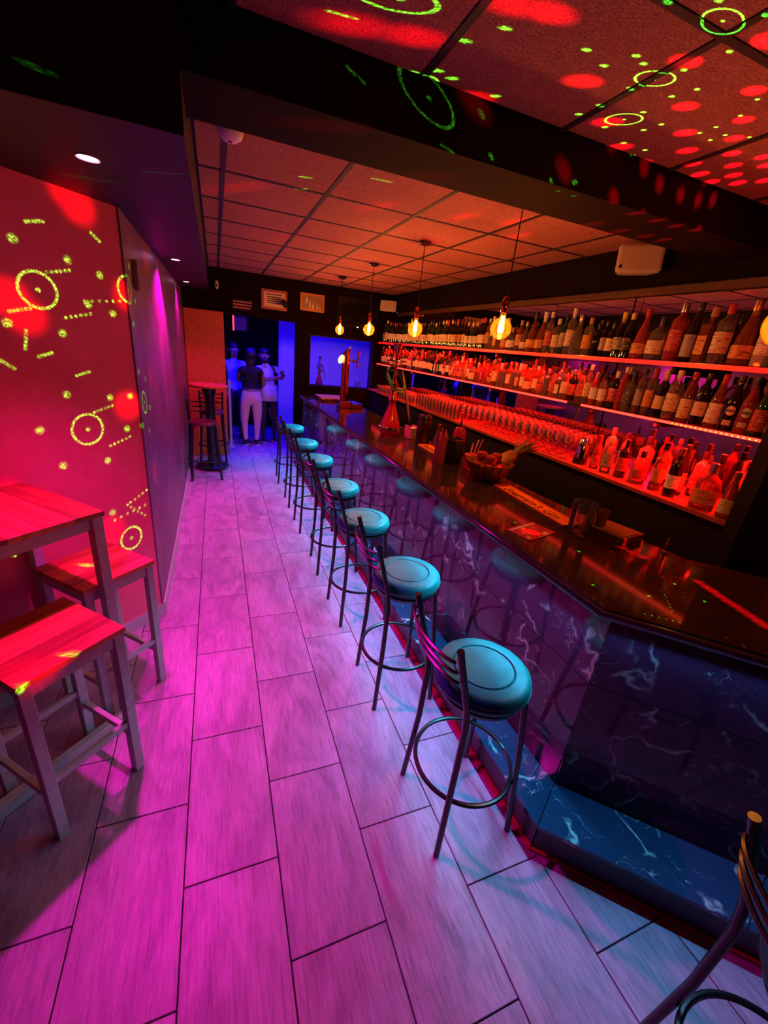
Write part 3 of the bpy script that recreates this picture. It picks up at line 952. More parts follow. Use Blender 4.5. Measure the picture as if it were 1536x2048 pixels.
speaker('large white wedge speaker under the near end of the ceiling, above the bottles', (2.655, 2.42, 2.585), (-.10, -.05, -.62))
speaker('small white wedge speaker in the far corner beside the television', (2.66, 7.02, 2.52), (-.15, 0, -.50), .95)

# ================================================================== pendant bulbs
def pendant(label, y, watts):
    t = thing('pendant_bulb', label, 'lamp', (1.62, y, 0), 0, 'globe filament bulbs hanging over the bar')
    MB().lathe([(0, 2.7180), (.05, 2.7180), (.05, 2.70), (.04, 2.695), (0, 2.695)], 20).obj('ceiling_rose', M_METAL, t, True)
    MB().tube([(0, 0, 2.70), (0, 0, 2.235)], .0035, 6).obj('cord', M_METAL, t)
    MB().lathe([(0, 2.24), (.012, 2.24), (.022, 2.22), (.022, 2.155), (.018, 2.15), (0, 2.15)], 16).obj('socket', M_COPPER, t, True)
    prof = [(.016, 2.152), (.018, 2.135)] + [(.063 * math.cos(a), 2.065 + .063 * math.sin(a)) for a in [(1.25 - (1.25 + PI / 2) * i / 14) for i in range(14)]] + [(0, 2.002)]
    MB().lathe(prof, 28).obj('bulb_glass', M_BULB, t, True)
    f = MB()
    for k in range(6):
        a = k * PI / 3
        f.tube([(.006 * math.cos(a), .006 * math.sin(a), 2.135), (.014 * math.cos(a), .014 * math.sin(a), 2.095), (.014 * math.cos(a + .5), .014 * math.sin(a + .5), 2.042)], .0028, 5)
    f.obj('filament', M_FIL, t)
    l = lamp('pendant_lamp', 'POINT', (1.62, y, 2.066), watts, (1, .26, .06), size=.02)
    return t
for i, y in enumerate([.86, 2.33, 3.585, 4.845, 6.12]):
    pendant(['globe filament bulb cut by the right edge of the picture', 'largest fully seen globe filament bulb, in front of the bottle shelf', 'third globe filament bulb over the bar, above the hookah end',
             'fourth globe filament bulb over the bar, before the television', 'farthest globe filament bulb over the bar, above the beer tap'][i], y, (12, 32, 50, 52, 44)[i])

# ================================================================== shelves of the back bar
ms = thing('middle_shelf', 'middle glass bottle shelf with a bright red light strip on its front edge', 'shelf', (2.58, 1.18, 1.632), 0, 'bottle shelves of the back bar')
MB().box(0, 0, 0, .31, 5.95, .012).obj('glass_board', M_SHELFGLASS, ms)
MB().box(-.006, 0.0, -.006, -.0005, 5.95, .0085).obj('front_strip', M_LED, ms)
for k in range(19):
    MB().box(-.0082, -.0035, -.0025, -.0062, .0035, .0045).obj('led_chip', M_LEDDOT, ms, loc=(0, .06 + .0285 * k, 0))
for y in (.72, 2.6, 4.6):
    MB().box(.05, -.012, -.045, .31, .012, -.0015, .003).obj('shelf_bracket', M_BLACK, ms, loc=(0, y, 0))
MB().box(-.013, -.07, -.018, .12, .07, .0135, .004).obj('joint_bracket', M_BLACK, ms, loc=(0, 1.38, 0))
ts = thing('top_shelf', 'top bottle shelf with a thick red glowing front edge', 'shelf', (2.58, 1.18, 1.955), 0, 'bottle shelves of the back bar')
MB().box(0, 0, 0, .31, 5.95, .030, .002).obj('board', M_SCREEN, ts)
MB().box(-.006, 0, .001, -.0005, 5.95, .026).obj('front_edge', M_EDGE, ts)
for y in (.72, 2.6, 4.6):
    MB().box(.05, -.012, -.045, .31, .012, -.0005, .003).obj('shelf_bracket', M_BLACK, ts, loc=(0, y, 0))
ls = thing('back_counter', 'red lit lower counter carrying the glasses and front bottles', 'counter', (2.45, 1.18, 1.19), 0)
MB().box(0, 0, 0, .45, 5.95, .030, .003).obj('counter_top', mat('red_brown_counter', (.28, .10, .08), .18, spec=.7), ls)
MB().box(-.004, 0, .004, -.0005, 5.95, .026).obj('front_edge', mat('reddish_edge', (.35, .06, .05), .25), ls)
MB().box(.04, .005, -1.19, .44, 5.95, -.0005).obj('cabinet', M_BLACK, ls)
ZL, ZM, ZT = 1.2205, 1.6445, 1.9855

# ================================================================== bottles
G = {
    'clear': glassmat('bottle_clear', (.93, .88, .86), .12, .025, (.7, .6, .55)),
    'amber': glassmat('bottle_amber', (.62, .24, .07), .36, .03, (.42, .12, .03)),
    'dark': glassmat('bottle_dark', (.05, .05, .03), .55, .03, (.02, .016, .012)),
    'green': glassmat('bottle_green', (.14, .42, .12), .38, .03, (.03, .14, .02)),
    'pink': glassmat('bottle_pink', (.92, .22, .26), .34, .03, (.75, .10, .12)),
    'frosted': glassmat('bottle_frosted', (.85, .80, .80), .62, .25, (.62, .5, .48)),
}
CAPS = {'black': mat('cap_black', (.012, .012, .012), .35), 'white': mat('cap_white', (.75, .72, .7), .4), 'gold': mat('cap_gold', (.75, .42, .12), .25, .9),
        'red': mat('cap_red', (.5, .015, .02), .35), 'silver': mat('cap_silver', (.65, .65, .66), .22, .9), 'yellow': mat('cap_yellow', (.65, .55, .10), .4), 'wooden': mat('cap_wood', (.42, .22, .10), .5)}
LABS = {'cream': mat('label_cream', rough=.55, build=b_print((.72, .58, .40), (.22, .12, .07))), 'white': mat('label_white', rough=.55, build=b_print((.80, .76, .72), (.25, .15, .15))),
        'black': mat('label_black', rough=.5, build=b_print((.014, .012, .012), (.45, .36, .25))), 'orange': mat('label_orange', rough=.5, build=b_print((.62, .25, .06), (.16, .05, .02))),
        'red': mat('label_red', rough=.5, build=b_print((.45, .02, .03), (.7, .5, .4))), 'grey': mat('label_grey', rough=.5, build=b_print((.35, .32, .32), (.10, .09, .09)))}
# kind: body radius, profile (r fraction, z), label z0..z1, word, segments
KIND = {
    'wine': (.037, [(0, .004), (.85, 0), (1, .006), (1, .185), (.92, .205), (.55, .228), (.40, .245), (.37, .30)], (.055, .14), .30, 'slender', 16),
    'spirit': (.039, [(0, .004), (.88, 0), (1, .006), (1, .185), (.90, .203), (.45, .218), (.36, .23), (.34, .27)], (.05, .15), .27, 'rounded', 16),
    'square': (.047, [(0, .004), (.92, 0), (1, .006), (1, .165), (.85, .185), (.36, .20), (.30, .215), (.30, .255)], (.04, .13), .255, 'square', 4),
    'tall': (.034, [(0, .004), (.88, 0), (1, .006), (1, .225), (.93, .24), (.5, .262), (.38, .275), (.36, .325)], (.06, .18), .325, 'tall', 16),
    'squat': (.052, [(0, .004), (.88, 0), (1, .008), (1, .115), (.92, .145), (.40, .17), (.27, .18), (.26, .215)], (.03, .10), .215, 'squat', 16),
    'flask': (.048, [(0, .004), (.9, 0), (1, .008), (.96, .08), (.72, .15), (.42, .20), (.30, .225), (.28, .28)], (.03, .09), .28, 'teardrop', 16),
    'sloped': (.041, [(0, .004), (.9, 0), (1, .006), (1, .165), (.94, .19), (.62, .245), (.42, .275), (.36, .30), (.36, .335)], (.03, .16), .335, 'sloped', 18),
    'beer': (.030, [(0, .004), (.88, 0), (1, .006), (1, .13), (.88, .15), (.52, .185), (.42, .215), (.42, .235)], (.025, .10), .235, 'small', 14),
}
BM = {}
def bottle_mesh(kind, what):
    if (kind, what) in BM:
        return BM[kind, what]
    r, prof, lz, h, wd, seg = KIND[kind]
    rot = PI / 4 if seg == 4 else 0
    m = MB()
    if what == 'glass':
        m.lathe([(f * r, z) for f, z in prof] + [(0, h)], seg, rot=rot)
        if seg == 4:
            bmesh.ops.bevel(m.bm, geom=[e for e in m.bm.edges if abs(e.verts[0].co.z - e.verts[1].co.z) > .1], offset=.008, segments=2, affect='EDGES')
    elif what == 'cap':
        rc = prof[-1][0] * r + .0025
        m.lathe([(rc, h - .035), (rc + .001, h - .03), (rc + .001, h + .008), (rc - .002, h + .011), (0, h + .011)], 12)
    elif what == 'neck_foil':
        rc = prof[-1][0] * r + .0012
        m.lathe([(rc + .002, h - .06), (rc, h - .055), (rc, h - .036)], 12)
    else:
        if seg == 4:
            s = r * .7071 + .0008
            m.box(-s - .001, -s * .75, lz[0], -s, s * .75, lz[1])
        else:
            m.lathe([(r + .0009, lz[0]), (r + .0009, lz[1])], 12, a0=PI * .62, a1=PI * 1.62)
    me = m.mesh('bottle_' + what, None, seg != 4 or what == 'cap')
    BM[kind, what] = me
    return me
MEM = {}
def bpart(kind, what, mt, par):
    k = (kind, what, mt.name)
    if k not in MEM:
        me = bottle_mesh(kind, what).copy()
        me.materials.clear()
        me.materials.append(mt)
        MEM[k] = me
    return mobj(what if what != 'glass' else 'bottle_glass', MEM[k], par)
GW = {'clear': 'clear', 'amber': 'amber', 'dark': 'black', 'green': 'green', 'pink': 'pinkish red', 'frosted': 'frosted'}
def bottle(kind, g, cap, lab, loc, label, group, s=1.0, rz=0, foil=False):
    t = thing('bottle', label, 'bottle', loc, rz, group)
    t.scale = (s, s, s)
    bpart(kind, 'glass', G[g], t)
    bpart(kind, 'cap', CAPS[cap], t)
    if foil:
        bpart(kind, 'neck_foil', CAPS[cap], t)
    if lab:
        bpart(kind, 'label', LABS[lab], t)
    return t

def desc(kind, g, cap, lab):
    d = KIND[kind][4] + ' ' + GW[g] + ' bottle'
    return d + (' with %s label' % lab if lab else ' with %s cap' % cap)

def row(shelf, z, x, y0, y1, choose, group, where, gap=.006):
    y = y0
    i = 0
    while y < y1:
        kind, g, cap, lab, s = choose(y, i)
        if shelf == 'mid':
            s = min(s, .294 / (KIND[kind][3] + .011))
        r = KIND[kind][0] * s * (0.72 if KIND[kind][5] == 4 else 1)
        y += r
        b = bottle(kind, g, cap, lab, (x + R.uniform(-.012, .012), y, z), desc(kind, g, cap, lab) + ', %s from near end of %s' % (ordw(i), where), group, s, R.uniform(-.12, .12), R.random() < .4)
        y += r + gap + R.random() * .010
        i += 1
    return i

def pick(*a):
    return R.choice(a)
NEAR_TOP = [('spirit', 'amber', 'wooden', 'cream', 1.10), ('flask', 'pink', 'red', 'orange', 1.05), ('spirit', 'frosted', 'white', 'white', 1.12), ('flask', 'amber', 'gold', 'orange', 1.12), ('spirit', 'clear', 'red', 'cream', 1.1),
            ('square', 'amber', 'wooden', 'orange', 1.12), ('sloped', 'dark', 'black', 'grey', .95), ('spirit', 'pink', 'silver', 'red', 1.18), ('squat', 'clear', 'black', 'cream', 1.15), ('flask', 'pink', 'red', 'orange', 1.06),
            ('wine', 'dark', 'yellow', 'black', .92), ('wine', 'dark', 'yellow', 'grey', .94), ('spirit', 'dark', 'black', 'cream', .82), ('tall', 'dark', 'black', 'grey', .72), ('spirit', 'dark', 'black', None, .8),
            ('spirit', 'clear', 'wooden', 'orange', .95), ('flask', 'clear', 'silver', None, 1.0), ('tall', 'clear', 'white', 'cream', 1.0), ('tall', 'green', 'black', 'grey', .88), ('spirit', 'clear', 'white', 'cream', .95), ('tall', 'clear', 'white', 'red', .95), ('flask', 'amber', 'white', 'orange', 1.12), ('flask', 'amber', 'black', 'orange', 1.12)]
def ch_top(y, i):
    if i < len(NEAR_TOP):
        return NEAR_TOP[i]
    if y < 4.0:
        return (pick('spirit', 'flask', 'tall', 'squat', 'square'), pick('clear', 'amber', 'amber', 'clear', 'pink'), pick('white', 'black', 'gold', 'wooden'), pick('cream', 'orange', None, 'white'), R.uniform(.85, 1.0))
    return (pick('wine', 'wine', 'sloped', 'wine'), pick('dark', 'dark', 'green', 'dark'), pick('black', 'gold', 'red', 'black'), pick('cream', 'white', 'cream', 'orange'), R.uniform(.86, .98))
row('top', ZT, 2.645, 1.21, 7.02, ch_top, 'bottles on the top shelf', 'top shelf')

NEAR_MID = [('sloped', 'green', 'black', 'black', .92), ('sloped', 'green', 'black', 'red', .95), ('sloped', 'pink', 'black', None, .97), ('sloped', 'dark', 'black', None, .97), ('sloped', 'amber', 'red', 'white', .93), ('wine', 'dark', 'black', 'cream', 1.0),
            ('sloped', 'amber', 'red', 'cream', .88), ('spirit', 'clear', 'white', 'cream', 1.05), ('wine', 'dark', 'yellow', 'cream', .95), ('tall', 'clear', 'red', 'orange', .90), ('tall', 'clear', 'black', 'grey', .85), ('square', 'clear', 'black', 'black', 1.0)]
def ch_mid(y, i):
    if i < len(NEAR_MID):
        return NEAR_MID[i]
    if y < 3.0:
        return (pick('spirit', 'square', 'tall', 'spirit'), pick('clear', 'clear', 'clear', 'pink', 'dark'), pick('black', 'white', 'black', 'silver'), pick('cream', 'grey', None, 'red', 'white'), R.uniform(.8, .92))
    if y < 4.6:
        return (pick('spirit', 'squat', 'flask', 'square'), pick('clear', 'pink', 'amber', 'clear'), pick('black', 'gold', 'white'), pick('cream', 'red', 'orange', None), R.uniform(.8, .92))
    return (pick('spirit', 'wine', 'beer', 'square'), pick('dark', 'amber', 'clear', 'dark'), pick('black', 'gold', 'red'), pick('cream', 'white', 'cream'), R.uniform(.82, .94))
row('mid', ZM, 2.645, 1.24, 7.02, ch_mid, 'bottles on the middle shelf', 'middle shelf')
def ch_mid2(y, i):
    return (pick('spirit', 'square', 'tall', 'beer'), pick('clear', 'clear', 'pink', 'amber'), pick('black', 'white', 'red', 'gold'), pick('cream', None, 'red'), R.uniform(.8, .9))
row('mid', ZM, 2.775, 2.0, 6.9, ch_mid2, 'bottles at the back of the middle shelf', 'middle shelf rear row', .03)

# two round emblem labels on the slope shouldered bottles near the end of the middle shelf
def emblem(b, ringmat):
    s = .0415
    l = MB()
    n = 20
    bm = l.bm
    c = bm.verts.new((-s - .0012, 0, .105))
    vs = []
    for k in range(n):
        a = 2 * PI * k / n
        th = math.cos(a) * .026 / s
        vs.append(bm.verts.new((-(s + .0012) * math.cos(th), -(s + .0012) * math.sin(th), .128 + .030 * math.sin(a))))
    c.co = (-(s + .0012), 0, .128)
    for k in range(n):
        bm.faces.new((c, vs[k], vs[(k + 1) % n]))
    o = l.obj('round_label', ringmat, b)
    MB().lathe([(s + .0022, .120), (s + .0022, .136)], 8, a0=PI - .60, a1=PI + .60).obj('label_band', CAPS['black'], o)
    text_mesh('MARTINI', .0125, LABW, 'lettering', o, (-s - .0031, 0, .128), (PI / 2, 0, -PI / 2), .0003)
    MB().lathe([(s + .0012, .035), (s + .0012, .068)], 8, a0=PI - .55, a1=PI + .55).obj('lower_label', LABS['cream'], b)
LABW = mat('label_plain_white', (.78, .70, .66), .5)
bs = [o for o in COL.objects if o.name.split('.')[0] == 'bottle' and o.get('group') == 'bottles on the middle shelf']
bs.sort(key=lambda o: o.location.y)
for o in (bs[2], bs[3]):
    emblem(o, LABW)
    o['label'] = o['label'].replace('with black cap', 'with round white emblem')
    o.rotation_euler = (0, 0, .45)

# bottles standing on the near end of the lower counter
low = [(2.50, 1.27, 'beer', 'amber', 'gold', 'cream', 1.02, 'small beer bottle with cream labels at the near end of the lower counter'),
       (2.512, 1.395, 'squat', 'pink', 'silver', 'orange', 1.16, 'squat bottle with a big orange oval label beside the beer bottle'),
       (2.605, 1.29, 'wine', 'clear', 'red', None, .98, 'clear bottle with red cap behind the beer bottle'),
       (2.617, 1.43, 'wine', 'dark', 'black', 'cream', .98, 'dark bottle with cream band behind the orange labelled squat bottle'),
       (2.72, 1.36, 'spirit', 'pink', 'silver', 'red', 1.0, 'pinkish bottle with red label at the back of the counter end'),
       (2.53, 1.60, 'wine', 'dark', 'gold', 'white', .95, 'dark wine bottle with a white label and red seal on the lower counter'),
       (2.62, 1.63, 'sloped', 'dark', 'black', 'orange', .90, 'dark bottle with small orange neck label behind the sealed wine'),
       (2.56, 1.72, 'wine', 'amber', 'black', 'orange', .97, 'amber wine bottle with a long orange label on the lower counter'),
       (2.72, 1.58, 'spirit', 'clear', 'black', 'red', 1.0, 'clear bottle with red label at the mirror, behind dark bottles'),
       (2.57, 1.86, 'squat', 'pink', 'black', 'red', .95, 'squat pink bottle left of the orange labelled wine'),
       (2.70, 1.80, 'spirit', 'clear', 'red', 'cream', 1.0, 'clear round shouldered bottle behind the squat pink one'),
       (2.56, 1.985, 'spirit', 'dark', 'black', 'red', .92, 'dark bottle with red label in the middle of the front bottles'),
       (2.70, 1.94, 'square', 'clear', 'black', 'cream', 1.1, 'square clear bottle with black cap near the mirror'),
       (2.55, 2.10, 'spirit', 'clear', 'white', 'grey', .90, 'clear bottle with grey oval label two places from the steel tin'),
       (2.68, 2.09, 'tall', 'clear', 'black', 'cream', .85, 'tall clear bottle at the mirror beyond the square one'),
       (2.555, 2.205, 'beer', 'pink', 'red', 'red', .98, 'small pink bottle next to the upturned steel tin'),
       (2.70, 2.23, 'spirit', 'clear', 'silver', None, 1.05, 'clear bottle with silver cap behind the steel tin')]
for x, y, k, g, c, l, s, lb in low:
    bottle(k, g, c, l, (x, y, ZL), lb, 'bottles at the near end of the lower counter', s, R.uniform(-.1, .5))
tin = thing('shaker_tin', 'upturned steel shaker tin with dark rim on the lower counter', 'shaker', (2.54, 2.325, ZL))
MB().lathe([(0, .19), (.030, .19), (.034, .186), (.05, .045), (.050, .04), (.047, .04), (.031, .18), (0, .18)], 28).obj('cup', M_CHROME, tin, True)
MB().lathe([(.0515, 0), (.0515, .042), (.049, .042), (.049, 0)], 28).obj('rim_band', M_METAL, tin, True)

# ================================================================== glasses on the lower counter
def gl_balloon():
    return MB().lathe([(0, .0015), (.032, .0015), (.033, .004), (.006, .008), (.0045, .016), (.0045, .080), (.012, .090), (.040, .112), (.048, .138), (.046, .165), (.041, .185), (.0395, .185), (.0445, .160), (.0455, .138), (.038, .114), (.010, .094), (0, .093)], 14)
def gl_tumbler():
    return MB().lathe([(0, 0), (.030, 0), (.032, .004), (.037, .10), (.0355, .10), (.030, .014), (0, .012)], 12)
def gl_tall():
    return MB().lathe([(0, 0), (.028, 0), (.029, .004), (.034, .155), (.0325, .155), (.027, .016), (0, .013)], 12)
gm = {k: f().mesh('glass_' + k, M_GLASS, True) for k, f in (('balloon', gl_balloon), ('tumbler', gl_tumbler), ('tall', gl_tall))}
def glasses(kind, y0, y1, xs, dy, word, group, name):
    for r_, x in enumerate(xs):
        y = y0 + (dy / 2 if r_ % 2 else 0)
        k = 0
        while y < y1:
            o = mobj(name, gm[kind], None, (x + R.uniform(-.003, .003), y + R.uniform(-.003, .003), ZL), (0, 0, R.random() * 6))
            tag(o, '%s, %s from near end, %s row on the lower counter' % (word, ordw(k), ['front', 'second', 'third', 'fourth', 'back'][r_]), 'glass', group)
            y += dy
            k += 1
glasses('balloon', 2.46, 4.04, (2.515, 2.618, 2.721, 2.824), .104, 'clear stemmed balloon glass', 'balloon glasses on the lower counter', 'balloon_glass')
glasses('tall', 4.14, 5.20, (2.50, 2.575, 2.65, 2.725, 2.80), .084, 'clear tall straight glass', 'tall glasses on the lower counter', 'tall_glass')
glasses('tumbler', 5.28, 6.75, (2.50, 2.585, 2.67, 2.755), .090, 'clear short tumbler', 'tumblers on the lower counter', 'tumbler_glass')

# ================================================================== things on the bar top
ZB = 1.0803
# copper beer tower
bt = thing('beer_tower', 'tall slanted copper beer tap column at the far end of the bar', 'beer tap', (1.608, 5.66, ZB))
MB().box(-.07, -.10, 0, .09, .10, .085, .006).obj('base_block', M_COPPER, bt)
m = MB().lathe([(0, .085), (.056, .085), (.050, .60), (.050, .70), (0, .70)], 24)
for v in m.bm.verts:
    if v.co.z > .65:
        v.co.z += (v.co.x) * 1.0 + .03
m.obj('column', M_COPPER, bt, True)
md = MB().lathe([(0, -.012), (.055, -.012), (.06, 0), (.05, .012), (0, .012)], 20).obj('medallion', mat('lit_medallion', (.8, .85, .6), .4, emit=(.8, 1, .6), estr=.9), bt, True, (-.075, -.02, .62), (0, -1.2, .3))
tp = MB().tube([(.03, -.02, .62), (.12, -.03, .61), (.155, -.03, .60), (.160, -.03, .53)], .014, 10).obj('tap_spout', M_CHROME, bt, True)
MB().tube([(.14, -.03, .61), (.165, -.03, .69), (.170, -.03, .745)], [.010, .013, .017], 10).obj('tap_handle', M_COPPER, bt, True)
dr = thing('drip_tray', 'copper edged drip tray with a blue reflecting top beside the beer tap', 'tray', (1.80, 5.72, ZB))
MB().box(-.095, -.17, 0, .062, .17, .055, .004).obj('tray_body', M_COPPER, dr)
MB().box(-.085, -.16, .0555, .052, .16, .060, .001).obj('grid_top', M_CHROME, dr)
tr = thing('flat_tray', 'wide flat copper rimmed tray at the very end of the bar', 'tray', (1.62, 6.40, ZB))
MB().box(-.22, -.26, 0, .20, .26, .035, .004).obj('tray_rim', M_COPPER, tr)
MB().box(-.205, -.245, .0355, .185, .245, .042, .001).obj('tray_top', mat('mauve_cloth', (.35, .16, .22), .7), tr)

# hookah
def hookah(label, loc, s=1.0):
    t = thing('hookah', label, 'hookah', loc, .3)
    t.scale = (s, s, s)
    MB().lathe([(0, .002), (.085, .002), (.105, .03), (.108, .07), (.095, .115), (.092, .125), (.080, .16), (.060, .22), (.038, .28), (.032, .33), (0, .33)], 28).obj('glass_base', M_REDGLASS, t, True)
    MB().lathe([(.1085, .055), (.118, .066), (.118, .085), (.106, .092)], 28).obj('base_ring', M_CHROME, t, True)
    MB().lathe([(.032, .325), (.046, .335), (.046, .36), (.036, .38), (.036, .47), (.045, .48), (.045, .50), (.022, .52), (.016, .60), (.026, .62), (.014, .64), (.014, .70), (0, .70)], 20).obj('stem', M_COPPER, t, True)
    MB().lathe([(.014, .695), (.09, .70), (.10, .708), (.098, .712), (.012, .705)], 28).obj('ash_plate', M_CHROME, t, True)
    MB().lathe([(.014, .71), (.018, .74), (.024, .78), (.045, .84), (.050, .855), (.046, .86), (.02, .80), (0, .79)], 20).obj('tobacco_bowl', M_COPPER, t, True)
    # hose: two loops round the stem then down to the mouthpiece
    pts = []
    for i in range(40):
        a = i / 39 * 4 * PI
        pts.append((.03 + .11 * math.cos(a + PI), .02 + .05 * math.sin(a), .50 + .11 * math.sin(a + .3) + .0015 * i))
    hs = MB().tube([(.03, 0, .49)] + pts, .010, 8).obj('hose', M_GREENHOSE, t, True)
    MB().tube([(.10, .02, .62), (.16, -.01, .40), (.20, -.03, .22), (.22, -.04, .14)], [.010, .012, .011, .007], 8).obj('mouthpiece', mat('brown_handle', (.25, .12, .07), .4), hs, True)
    return t
hookah('tall hookah with red glass base and green hose standing on the bar', (1.60, 3.88, ZB))
MBsill = MB().box(1.44, 7.36, 1.14, 2.50, 7.62, 1.18, .003).obj('window_ledge', M_BLACK)
tag(MBsill, 'dark ledge behind the blue lit window in the back wall', 'ledge')
hk2 = hookah('hookah silhouetted against the blue wall behind the window', (1.66, 7.48, 1.1805), .55)
cup = MB().lathe([(0, 0), (.03, 0), (.04, .11), (.038, .11), (.028, .01), (0, .01)], 14).obj('ledge_cup', M_GLASS, None, True, (2.36, 7.48, 1.1805))
tag(cup, 'glass cup on the ledge at the right end of the blue window', 'cup')

# napkin holder, jars, straws
nh = thing('napkin_holder', 'pink lit napkin holder between the hookah and the dark jar', 'holder', (1.765, 3.72, ZB), .2)
MB().box(-.045, -.05, 0, .045, .05, .006).obj('base', M_CHROME, nh)
MB().box(-.045, -.05, .006, -.041, .05, .13).obj('side_plate', M_PINKPL, nh)
MB().box(.041, -.05, .006, .045, .05, .13).obj('side_plate', M_PINKPL, nh)
MB().box(-.037, -.045, .0065, .037, .045, .11, .002).obj('napkins', M_PAPER, nh)
dj = thing('dark_jar', 'tall dark lidded jar behind the far orange bar mat', 'jar', (1.80, 3.52, ZB))
MB().lathe([(0, 0), (.062, 0), (.068, .01), (.068, .20), (.058, .225), (0, .225)], 24).obj('body', mat('dark_red_plastic', (.03, .008, .010), .2), dj, True)
MB().lathe([(.060, .2255), (.064, .2265), (.064, .255), (.055, .268), (.012, .27), (.014, .29), (0, .295)], 24).obj('lid', M_METAL, dj, True)
pm = thing('glass_jug', 'slim amber bottle shaped jug standing right of the dark jar', 'jug', (1.875, 3.36, ZB))
MB().lathe([(0, 0), (.04, 0), (.042, .08), (.02, .15), (.018, .20), (.024, .215), (0, .21)], 18).obj('body', G['amber'], pm, True)
MB().tube([(.042, 0, .05), (.07, 0, .09), (.06, 0, .15), (.02, 0, .17)], .006, 8).obj('handle', G['amber'], pm, True)

def bar_mat(label, loc, rz, L, W, txt):
    t = thing('bar_mat', label, 'mat', loc, rz, 'orange rubber bar mats')
    MB().box(-L / 2, -W / 2, 0, L / 2, W / 2, .006, .002).obj('base_sheet', M_RUBBER, t)
    f = MB()
    e = .007
    f.box(-L / 2, -W / 2, .006, L / 2, -W / 2 + e, .011).box(-L / 2, W / 2 - e, .006, L / 2, W / 2, .011)
    f.box(-L / 2, -W / 2 + e, .006, -L / 2 + e, W / 2 - e, .011).box(L / 2 - e, -W / 2 + e, .006, L / 2, W / 2 - e, .011)
    f.obj('raised_rim', M_RUBBER, t)
    text_mesh(txt, .092, M_INK, 'lettering', t, (-.01, -.006, .0068), (0, 0, 0), .0008, .18)
    return t
# text reads away from the bartender: letters run from the far end to the near end
bar_mat("orange rubber bar mat with dark script lettering beside the pint glass", (1.79, 1.905, ZB), -PI / 2 - .045, .70, .118, "Seagram's Gin")
bar_mat("orange rubber bar mat beyond the straws, mostly hidden by the shakers", (1.77, 3.16, ZB), -PI / 2 - .04, .56, .12, "Seagram's Gin")

sh = thing('black_shaker', 'dark cylindrical shaker pot standing beside the pink straw tube', 'shaker', (1.745, 2.84, ZB))
MB().lathe([(0, 0), (.066, 0), (.07, .008), (.07, .18), (.062, .20), (.058, .19), (.055, .02), (0, .02)], 26).obj('pot', M_METAL, sh, True)
MB().ring(.066, .004, .192, seg=26, ts=6).obj('rim', M_CHROME, sh, True)
stt = thing('straw_tube', 'tall pink tube packed with straws near the bar edge', 'straws', (1.615, 2.83, ZB))
MB().lathe([(0, 0), (.045, 0), (.045, .215), (.042, .215), (.042, .01), (0, .01)], 22).obj('tube', glassmat('pink_tube', (.95, .35, .55), .30, .05, (.8, .12, .32)), stt, True)
for k in range(18):
    a, r_ = R.random() * 6.28, R.uniform(.004, .036)
    MB().tube([(r_ * math.cos(a), r_ * math.sin(a), .013), (r_ * 1.3 * math.cos(a), r_ * 1.3 * math.sin(a), R.uniform(.22, .285))], .0035, 6).obj('straw', [M_PINKPL, M_GLASS, M_REDGLASS][k % 3], stt)
rj = thing('round_red_jar', 'rounded red glass jar with a stopper behind the straw tube', 'jar', (1.865, 2.985, ZB))
MB().lathe([(0, 0), (.045, 0), (.055, .02), (.055, .18), (.05, .23), (.03, .26), (0, .265)], 22).obj('body', M_REDGLASS, rj, True)
MB().lathe([(.010, .262), (.010, .30), (.006, .31), (.004, .34), (0, .34)], 10).obj('stopper', M_METAL, rj, True)
rc = thing('red_caddy', 'red plastic caddy with pink stirrers left of the fruit bowl', 'caddy', (1.80, 2.645, ZB))
MB().box(-.05, -.05, 0, .05, .05, .12, .006).obj('box', mat('red_plastic', (.65, .02, .05), .35), rc)
for k in range(5):
    MB().tube([(-.03 + .015 * k, .01 * (k % 2), .118), (-.03 + .022 * k, .02 * (k % 2) - .01, .20 + .01 * k)], .004, 6).obj('stirrer', [M_PINKPL, M_PAPER][k % 2], rc)

# fruit bowl
fb = thing('fruit_bowl', 'ribbed glass fruit bowl on the inner edge of the bar', 'bowl', (1.785, 2.40, ZB))
prof = [(0, .004), (.07, 0), (.085, .004), (.125, .045), (.155, .10), (.168, .135)]
m = MB().lathe(prof + [(.163, .137), (.150, .10), (.12, .05), (.08, .012), (0, .012)], 44)
for v in m.bm.verts:
    a = math.atan2(v.co.y, v.co.x)
    k = 1 + .035 * math.cos(22 * a)
    v.co.x *= k
    v.co.y *= k
m.obj('bowl', glassmat('amber_glass', (.95, .65, .45), .30, .05, (.6, .25, .12)), fb, True)
M_APPLE = mat('dark_red_apple_skin', rough=.25, spec=.6, build=b_wall((.22, .012, .02), (.40, .05, .03), 0))
apple = MB().lathe([(0, .010), (.012, .002), (.028, .004), (.042, .025), (.045, .045), (.038, .066), (.020, .075), (.006, .070), (0, .064)], 18).mesh('apple_body', M_APPLE, True)
stem_me = MB().tube([(0, 0, .064), (.004, 0, .086)], .002, 5).mesh('stem', M_BROWN)
spots = [(-.075, -.055, .065), (.02, -.09, .066), (.085, -.03, .068), (-.06, .05, .067), (.045, .06, .066), (-.01, -.01, .036), (-.030, -.045, .134), (.058, .012, .136), (-.035, .052, .137)]
for i, p in enumerate(spots):
    w_ = ['left', 'front', 'right', 'back left', 'back right', 'middle', 'left', 'right', 'rear'][i]
    a = thing('apple', 'dark red apple at the %s of the %s in the glass bowl' % (w_, 'top of the heap' if i >= 6 else 'lower layer'), 'apple', (1.785 + p[0], 2.40 + p[1], ZB + p[2] - .012), R.random() * 6, 'apples in the fruit bowl')
    a.scale = (.9, .9, .9)
    mobj('flesh', apple, a)
    mobj('stem', stem_me, a)
